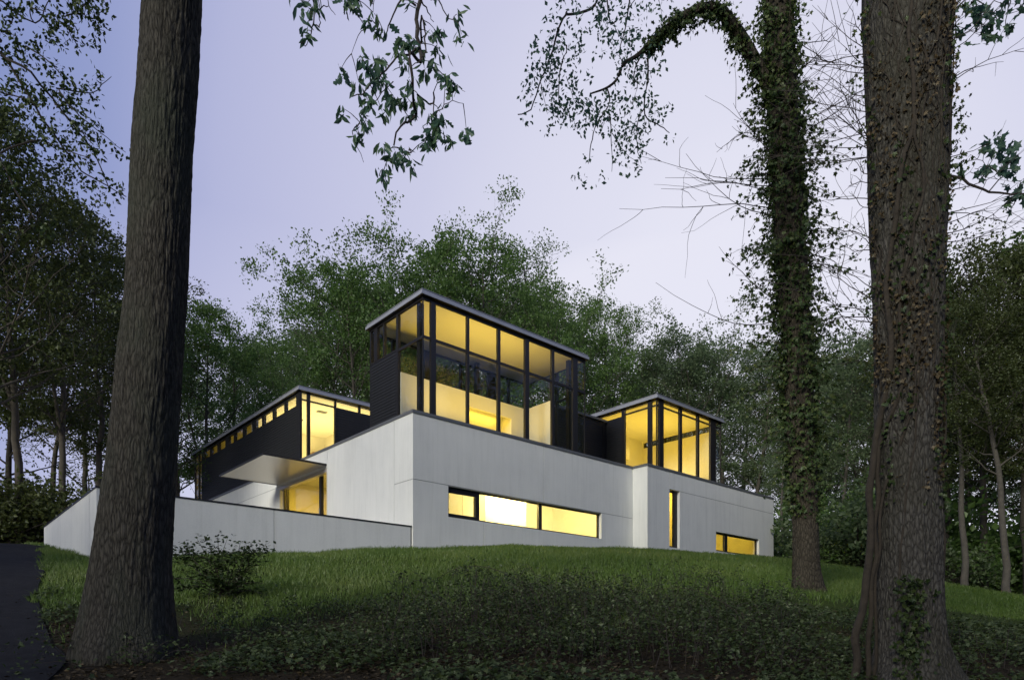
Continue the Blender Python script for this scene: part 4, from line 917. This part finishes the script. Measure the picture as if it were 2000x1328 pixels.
# ivy on trunk and limb
g = Geo(); gs = Geo(); P = []; D = []
for k in range(2700):
    py = RNG.uniform(-120, 1000); c, r_ = axI(py); wd = np.interp(py, [-120, 60, 200, 300, 450, 600, 700, 820, 930, 1000], [.34, .40, .55, .80, 1.05, 1.25, 1.2, 1.05, .50, .12]); th = RNG.uniform(0, 2 * np.pi)
    d = np.array([math.cos(th), math.sin(th) * .9, 0]); L = (wd * RNG.random() ** 1.7 * 1.25) if k < 1050 else RNG.random() ** 1.5 * .17; m = int(4 + L * 13)
    c = c + [0, 0, RNG.normal() * .1]
    C = c + d * r_ + d * L * np.linspace(0, 1, m)[:, None] + np.array([0, 0, 1]) * (L * .35 * np.linspace(0, 1, m) ** .7 - L * .5 * np.linspace(0, 1, m) ** 2)[:, None]
    if L > .3: gs.tube(C, np.linspace(.009, .003, m), 3)
    C2 = C + RNG.normal(size=C.shape) * .06; P.append(C2); D.append(np.repeat(d[None] * .5 + [0, 0, -.8], m, 0))
for k in range(520):
    q = RNG.random() * .62; j = int(q * 59); r_ = np.interp(q, [0, .5, .68], [.17, .09, .045]); wd = np.interp(q, [0, .3, .5, .66], [.45, .36, .24, .06]); d = RNG.normal(size=3); d[2] -= .4; d /= np.linalg.norm(d); L = wd * RNG.random() ** 1.5; m = int(3 + L * 12)
    C = limb[j] + d * r_ + d * L * np.linspace(0, 1, m)[:, None]; P.append(C + RNG.normal(size=C.shape) * .05); D.append(np.repeat(d[None] * .4 + [0, 0, -.8], m, 0))
P = np.concatenate(P); D = np.concatenate(D); leaves(g, P, RNG.uniform(.06, .13, len(P)), IVY, D, .4)
hung('ivy', g, 'leaf_ivy', ivt); hung('ivy_stem', gs, 'vine', ivt)


def bend(rng, m, a):
    w_ = np.cumsum(np.cumsum(rng.normal(size=(m, 3)) * a, 0), 0); return w_ - w_[0]


def bare_twigs(g, starts, rng, length, side, Y, droop=.15):
    for (px, py) in starts:
        p = at(px, py, Y); L = rng.uniform(*length); a = rng.uniform(-.35, .75); d = np.array([side * math.cos(a), rng.normal() * .5, math.sin(a) * .75]); d /= np.linalg.norm(d)
        m = 9; s = np.linspace(0, 1, m)[:, None]; C = p + d * L * s + np.array([0, 0, 1]) * (L * rng.uniform(-.15, .45)) * (s ** 2) + bend(rng, m, L * .018)
        g.tube(C, np.linspace(.0075, .0022, m) * (Y / 9), 4)
        for k in range(rng.integers(3, 7)):
            j = rng.integers(2, m - 1); d2 = (C[j] - C[j - 1]); d2 /= np.linalg.norm(d2); d2 = d2 + rng.normal(size=3) * .55; L2 = L * rng.uniform(.15, .45)
            C2 = C[j] + d2 * L2 * np.linspace(0, 1, 8)[:, None] + bend(rng, 8, L2 * .03); g.tube(C2, np.linspace(.0042, .0018, 8) * (Y / 9), 3)
g = Geo(); bare_twigs(g, [(1500 + .03 * y, y) for y in RNG.uniform(200, 640, 10)], RNG, (1.2, 2.9), -1, YI); bare_twigs(g, [(1560 + .03 * y, y) for y in RNG.uniform(60, 560, 12)], RNG, (.8, 1.7), 1, YI); hung('bare_twig', g, 'twig', ivt)
overhead(ivt, 8.5, 13.5, 14.8, .5, 2, 'leaf_a')

# --- vine-covered trunk on the right
YR = 8.0
me, cur = trunk_from([(0, 1694, 1850), (300, 1704, 1843), (600, 1712, 1831), (900, 1718, 1830), (1100, 1720, 1829), (1250, 1716, 1836), (1320, 1704, 1846)], YR, 8, seed=41, zlow=-1.5, fs=10, ridge=.011,
                     flare=[(-2.4, .16, .4), (-.7, .2, .4), (-1.5, .1, .3), (1.5, .2, .6)])
tul = empty('vine_clad_tree', (4.65, YR, gz(4.65, YR))); tag(tul, 'big cracked-bark trunk with climbing vines, dead leaves and many bare side twigs', 'tree')
obj('trunk', local(me, tul.location), M['bark_r'], tul)
def axR(py): z = (HZ - py) / FPX * YR; return np.array([np.interp(z, cur[0], cur[1]), YR, z]), np.interp(z, cur[0], cur[2])
for pl, rad in (([(1655, 1300), (1672, 1235), (1688, 1100), (1698, 950), (1712, 820), (1722, 700), (1716, 560), (1728, 400), (1745, 250), (1735, 100), (1750, -60)], .05), ([(1690, 1300), (1700, 1180), (1706, 1020), (1716, 880), (1735, 760), (1730, 600), (1760, 430), (1752, 300), (1790, 120), (1800, -50)], .032),
                ([(1700, 1290), (1712, 1100), (1722, 930), (1745, 840), (1762, 700), (1800, 560), (1812, 420), (1790, 260), (1815, 90), (1830, -50)], .02), ([(1722, 900), (1760, 780), (1785, 640), (1770, 500), (1800, 330), (1830, 200), (1826, 0)], .014), ([(1830, 700), (1815, 560), (1790, 450), (1760, 340), (1765, 180), (1720, 60), (1718, -40)], .016)):
    C = []
    for px, py in pl:
        c, r_ = axR(py); x = (px - 1000) / FPX * YR - c[0]; rr = r_ + rad * .5
        yy = -math.sqrt(max(0, rr * rr - x * x)) if abs(x) < rr else -.05
        C.append((c[0] + x, YR + yy, c[2]))
    C[0] = (C[0][0], C[0][1], gz(C[0][0], C[0][1]) - .1)
    C = spline(C, 70); C[:, 0] += (vnoise(C * 3 + rad * 100, 5) - .5) * .09
    g = Geo(); g.tube(C, rad * (1 - .68 * np.linspace(0, 1, 70)) * (1 + .25 * (vnoise(C * 9, 6) - .5)), 8); hung('vine', g, 'vine', tul, True)
g = Geo(); gi = Geo(); gs = Geo(); P = []; PI = []
for k in range(130):      # fine rootlets and stems over the bark
    py = RNG.uniform(-40, 900); th = RNG.uniform(np.pi * 1.02, np.pi * 1.98); C = []
    for s in range(7):
        c, r_ = axR(py - 26 * s); C.append(c + [r_ * 1.02 * math.cos(th), r_ * 1.02 * math.sin(th), 0]); th = np.clip(th + RNG.normal() * .16, np.pi * 1.0, np.pi * 2.0)
    gs.tube(spline(C, 16), np.full(16, RNG.uniform(.003, .008)), 4)
for k in range(4200):
    py = RNG.choice([RNG.uniform(-60, 300), RNG.uniform(300, 760), RNG.uniform(560, 960)]); c, r_ = axR(py); th = RNG.uniform(np.pi * .95, 2.05 * np.pi)
    cl_ = vnoise(np.array([[math.cos(th) * 2.4, math.sin(th) * 2.4, c[2] * 2.2]]), 9)[0]
    if cl_ < .50: continue
    P.append(c + np.array([math.cos(th), math.sin(th), 0]) * (r_ + RNG.random() * .05) + [0, 0, RNG.normal() * .05])
for k in range(900):
    py = RNG.uniform(-50, 640); c, r_ = axR(py); sd = RNG.choice([-1, 1], p=[.25, .75]); cl_ = vnoise(np.array([[sd * 9.0, 0, c[2] * 2.6]]), 10)[0]
    if cl_ < .5: continue
    L = RNG.random() ** 1.6 * .26; PI.append(c + [sd * (r_ + L), RNG.normal() * .12, RNG.normal() * .06])
for k in range(1500):
    py = RNG.uniform(-50, 1000); c, r_ = axR(py); th = RNG.uniform(np.pi * .98, 2.02 * np.pi)
    if vnoise(np.array([[math.cos(th) * 2.0 + 5, math.sin(th) * 2.0, c[2] * 1.5]]), 19)[0] < .57: continue
    PI.append(c + np.array([math.cos(th), math.sin(th), 0]) * (r_ + .02 + RNG.random() * .05))
for k in range(520):
    py = RNG.uniform(1130, 1330); c, r_ = axR(py); PI.append(c + [-r_ * .55 + RNG.normal() * .1, -r_ * .9 - RNG.random() * .12, 0])
P = np.array(P); PI = np.array(PI); leaves(g, P, RNG.uniform(.022, .06, len(P)), IVY, RNG.normal(size=P.shape) * .5 + [0, -.3, -.7], .3); leaves(gi, PI, RNG.uniform(.035, .07, len(PI)), IVY, RNG.normal(size=PI.shape) * .4 + [0, -.2, -.7], .3)
hung('dead_foliage', g, 'leaf_dead', tul); hung('ivy', gi, 'leaf_shrub', tul); hung('rootlet', gs, 'vine', tul)
g = Geo(); bare_twigs(g, [(1700 + .015 * y, y) for y in RNG.uniform(20, 680, 38)], RNG, (.45, 1.15), -1, YR); bare_twigs(g, [(1848 - .03 * y, y) for y in RNG.uniform(40, 560, 16)], RNG, (.4, .95), 1, YR); hung('bare_twig', g, 'twig', tul)
g = Geo(); stems = [(1.2, [(1838, 335), (1880, 362), (1930, 378), (2000, 386), (2060, 380)]), (.5, [(1930, 376), (1960, 340), (1985, 300), (2000, 250)]), (.5, [(1990, 384), (1985, 400), (1995, 425)]), (.5, [(1960, 345), (1930, 330), (1915, 318)]), (.4, [(1960, 340), (1945, 300), (1925, 270)])]
SPa, SDa = stemset(g, stems, 8.4, .016, .15); hung('limb', g, 'twig', tul); g = Geo(); stems = [(.8, [(1842, 30), (1880, 0), (1920, -30), (1990, 10)]), (.4, [(1900, -10), (1905, 40), (1915, 75)]), (.4, [(1970, 5), (1980, 30), (1992, 50)])]
SP, SD = stemset(g, stems, 8.4, .016, .15); gl = Geo(); hung('limb', g, 'twig', tul); g = Geo(); SP = np.vstack([SP, SPa])
for (x, y) in [(1340, 100), (1380, 190), (1360, 40), (1530, 130), (1560, 80), (1480, 40), (1300, 60), (1230, 130), (1210, 250), (1560, 600), (1480, 650), (1380, 740), (1420, 720), (1500, 740), (1560, 760), (1440, 820), (1530, 820), (1390, 890), (1460, 890), (1560, 900), (1560, 960), (1530, 1040), (1560, 1020), (1330, 130), (1440, 130), (1590, 690), (1590, 830), (1250, 40), (1410, 80)]:
    p = at(1400 + x / 2.657, y / 2.657, 8.4); i = np.argmin(((SP - p) ** 2).sum(1)); p[1] = SP[i, 1] + RNG.uniform(-.15, .15); g.tube(spline([SP[i], p], 4), np.linspace(.005, .003, 4), 3)
    n = RNG.integers(6, 10); leaves(gl, p + RNG.normal(size=(n, 3)) * .045, RNG.uniform(.08, .13, n), IVY, RNG.normal(size=(n, 3)) * .5 + [0, 0, -.6], .2)
hung('twig', g, 'twig', tul); hung('foliage', gl, 'leaf_near', tul)
overhead(tul, 5.5, 3.5, 8.6, .62, 0, 'leaf_a'); overhead(tul, 0.5, 1.0, 9.6, .55, 2, 'leaf_a')

# ------------------------------------------------------------------ ground cover
def dens(x, y): return vnoise(np.stack([x * .9, y * .9, np.zeros_like(x)], 1), 15)
def inside_house(x, y):
    dx, dy = x - HX, y - HY; a = dx * U[0] + dy * U[1]; b_ = dx * W[0] + dy * W[1]
    return ((a > -.02) & (a < 25.8) & (b_ > -.02) & (b_ < 27)) | ((a > 13.1) & (a < 25.8) & (b_ > BF - .02) & (b_ < .1)) | ((a > AG - .01) & (a < 0) & (b_ > .04) & (b_ < .34)) | ((a > AG - .01) & (a < AG + .29) & (b_ > 0) & (b_ < 9.5)) | ((a > -10) & (a < 0) & (b_ > .3))
# lawn: more blades where the eye is close
n = 360000; Yg = 9.5 + 34 * RNG.random(n) ** 1.25; Xg = RNG.uniform(-.84, 1.0, n) * Yg
front = 11.8 + 3.0 * (dens(Xg * .5, Yg * .2) - .5) + np.where(Xg > 2.0, np.clip((Xg - 2.0) * .45, 0, 3.2), 0) + np.where(Xg > 9, -np.clip((Xg - 9) * .8, 0, 4.5), 0) + np.where(Xg < -6, -1.2, 0)
ok = (~inside_house(Xg, Yg)) & (~on_drive(Xg, Yg)) & (RNG.random(n) < np.clip((Yg - front) / 1.6, 0.02, 1)); Xg, Yg = Xg[ok], Yg[ok]; n = len(Xg); Zg = ground(Xg, Yg)
h = RNG.uniform(.07, .17, n) * (.75 + .6 * dens(Xg * 1.3, Yg * 1.3)) ; wd = .0045 + .00028 * Yg
th = RNG.uniform(0, 2 * np.pi, n); tilt = RNG.normal(size=(n, 2)) * .38
base = np.stack([Xg, Yg, Zg - .01], 1); sdv = np.stack([np.cos(th), np.sin(th) * .5, 0 * th], 1) * wd[:, None]
mid = base + np.stack([tilt[:, 0] * h * .4, tilt[:, 1] * h * .4, h * .6], 1); tip = base + np.stack([tilt[:, 0] * h * 1.2, tilt[:, 1] * h * 1.2, h], 1)
V = np.stack([base - sdv, base + sdv, mid + sdv * .7, mid - sdv * .7, tip], 1).reshape(-1, 3); o5 = (np.arange(n) * 5)[:, None]
tv = np.clip(dens(Xg * .6, Yg * .6) * .6 + RNG.random(n) * .5, 0, 1)
me = mesh_np('grass', V, [o5 + np.array([[0, 1, 2, 3]]), o5 + np.array([[3, 2, 4]])], np.repeat(tv, 5)); tag(obj('grass', me, M['grass']), 'long rough grass covering the rise in front of the house', 'grass', kind='stuff')
# leaf litter in the foreground
g = Geo(); n = 26000; Yg = RNG.uniform(6.8, 14.5, n); Xg = RNG.uniform(-.8, .8, n) * Yg; ok = (~on_drive(Xg, Yg) | (RNG.random(n) < .05)) & (RNG.random(n) < np.clip((15 - Yg) / 5, 0, 1) * (.25 + dens(Xg * 1.2, Yg * 1.2))); Xg, Yg = Xg[ok], Yg[ok]; n = len(Xg)
leaves(g, np.stack([Xg, Yg, ground(Xg, Yg) + np.where(on_drive(Xg, Yg), .035, 0) + RNG.uniform(0, .03, n)], 1), RNG.uniform(.03, .08, n), KITE, RNG.normal(size=(n, 3)) * [1, 1, .25], .1, (0, 0, 1.5)); tag(obj('leaf_litter', g.mesh('leaf_litter'), M['leaf_dead']), 'brown fallen leaves strewn over the soil around the near trunks', 'leaf litter', kind='stuff')
# low ivy and weeds
g = Geo(); n = 42000; Yg = RNG.uniform(6.8, 13.5, n); Xg = RNG.uniform(-.75, .85, n) * Yg; d_ = dens(Xg * .8 + 7, Yg * .8); ok = (~on_drive(Xg, Yg)) & (d_ + .22 * np.clip(Xg / 5, -1, 1) + RNG.normal(size=n) * .06 + np.clip((9.4 - Yg) * .12, 0, .3) * np.clip((Xg + 2.5) / 2, 0, 1) > .54); Xg, Yg = Xg[ok], Yg[ok]; n = len(Xg)
leaves(g, np.stack([Xg, Yg, ground(Xg, Yg) + .03 + RNG.random(n) ** 2 * .16], 1), RNG.uniform(.04, .085, n), IVY, RNG.normal(size=(n, 3)) * [1, 1, .3], .1, (0, -.3, 1.3)); tag(obj('ground_ivy', g.mesh('ground_ivy'), M['bramble']), 'low dark ivy carpeting the shaded ground under the near trees', 'ground cover', kind='stuff')
# bramble thicket
g = Geo(); gs = Geo(); P = []; D = []
for k in range(900):
    if k < 640: y = RNG.uniform(8.2, 13.6); x = RNG.uniform(-1.0, 4.6) + (y - 11) * .35
    else: y = RNG.uniform(8, 12.5); x = RNG.uniform(-6, 8)
    if on_drive(np.array([x]), np.array([y]))[0]: continue
    big = vnoise(np.array([[x * .6, y * .6, 0]]), 17)[0]; hgt = RNG.uniform(.15, .55) * (0.45 + 1.3 * big) * (1.25 if k < 640 else .6); th = RNG.uniform(0, 6.28); L = RNG.uniform(.3, .9)
    z0 = gz(x, y); m = 12; s = np.linspace(0, 1, m); C = np.stack([x + math.cos(th) * L * s, y + math.sin(th) * L * s, z0 + hgt * (1 - (2 * s - 1.05) ** 2) * 1.0], 1) + np.cumsum(RNG.normal(size=(m, 3)) * .012, 0)
    gs.tube(C, np.linspace(.005, .002, m), 3)
    for j in range(m):
        if s[j] < .15: continue
        q = 3 + int(RNG.random() * 3); P.append(np.repeat(C[j][None], q, 0) + RNG.normal(size=(q, 3)) * .045); D.append(RNG.normal(size=(q, 3)) * [.8, .8, .3])
P = np.concatenate(P); D = np.concatenate(D); leaves(g, P, RNG.uniform(.035, .075, len(P)), KITE, D, .2, (0, -.3, 1.0)); tag(obj('bramble_thicket', g.mesh('bramble_thicket'), M['bramble']), 'tangled bramble leaves massed below the lawn', 'undergrowth', kind='stuff'); tag(obj('bramble_stems', gs.mesh('bramble_stems'), M['twig']), 'thin tangled stems of the bramble undergrowth', 'undergrowth', kind='stuff')
# long arching canes
for (pl, Y, lb) in (([(850, 1125), (880, 1110), (920, 1104), (960, 1110), (1000, 1128), (1035, 1152)], 12.5, 'long arching bramble cane curving over the grass below the strip window'), ([(1295, 1146), (1340, 1145), (1385, 1158), (1415, 1180), (1435, 1205), (1440, 1275)], 10.5, 'long arching bramble cane rising from the thicket near the ivy tree'), ([(735, 1192), (770, 1200), (800, 1214), (815, 1218)], 10.8, 'fallen bare stick lying at the lower edge of the grass')):
    C = np.array([at(x, y, Y) for x, y in pl]); C[:, 1] += np.linspace(.5, -.4, len(C)); e = C[0] if lb[0] == 'f' else C[-1]
    if lb[0] == 'f': C[:, 2] = ground(C[:, 0], C[:, 1]) + np.linspace(.03, .10, len(C))
    else: C = np.vstack([C, (C[-1][0] + .05, C[-1][1], gz(C[-1][0], C[-1][1]) - .05)])
    root = empty('bramble_cane' if lb[0] != 'f' else 'fallen_stick', (C[-1][0], C[-1][1], gz(C[-1][0], C[-1][1]))); tag(root, lb, 'stem' if lb[0] != 'f' else 'stick')
    C = spline(C, 26); g = Geo(); g.tube(C, np.linspace(.004, .009, 26), 5); hung('stem', g, 'vine', root)
    if lb[0] != 'f':
        g = Geo(); q = RNG.integers(0, 26, 46); leaves(g, C[q] + RNG.normal(size=(46, 3)) * .03, RNG.uniform(.03, .06, 46), KITE, None); hung('foliage', g, 'bramble', root)

# shrub in front of the garden wall
YB = 13.0; xb = (437 - 1000) / FPX * YB; sh = empty('viburnum_shrub', (xb, YB, gz(xb, YB))); tag(sh, 'straggly arching shrub with layered leafy sprays in front of the garden wall', 'shrub')
g = Geo(); gl = Geo(); P = []; D = []
root_ = np.array([xb, YB, gz(xb, YB) - .05])
tips = [(342, 1080), (358, 1058), (385, 1052), (400, 1046), (425, 1044), (445, 1048), (470, 1056), (492, 1060), (512, 1062), (526, 1072), (330, 1078), (372, 1070), (482, 1078), (410, 1075), (455, 1085), (380, 1120), (340, 1130), (500, 1100), (520, 1140), (530, 1165), (470, 1115), (430, 1100), (350, 1150), (480, 1160), (400, 1165), (450, 1140), (420, 1130), (465, 1190), (400, 1200)]
for (px, py) in tips:
    e = at(px, py, YB + RNG.uniform(-.5, .5)); mid = root_ * .45 + e * .55 + [RNG.normal() * .05, RNG.normal() * .1, .18]
    C = spline([root_ + RNG.normal(size=3) * [.05, .05, 0], root_ * .8 + mid * .2 + [0, 0, .1], mid, e], 16); g.tube(C, np.linspace(.014, .003, 16), 4)
    for j in range(6, 16):
        for q in range(5): P.append(C[j] + RNG.normal(size=3) * [.07, .07, .03]); D.append(RNG.normal(size=3) * [1, 1, .3])
    for q in range(3):
        j = RNG.integers(7, 14); d2 = RNG.normal(size=3) * [.25, .25, .06] + (e - mid) * .35; C2 = C[j] + d2 * np.linspace(0, 1, 6)[:, None]; g.tube(C2, np.linspace(.005, .002, 6), 3)
        for j2 in range(1, 6):
            for q2 in range(3): P.append(C2[j2] + RNG.normal(size=3) * [.05, .05, .025]); D.append(RNG.normal(size=3) * [1, 1, .3])
P = np.array(P); leaves(gl, P, RNG.uniform(.055, .105, len(P)), KITE, np.array(D), .2, (0, 0, 1.2)); hung('stem', g, 'twig', sh); hung('foliage', gl, 'leaf_shrub', sh)
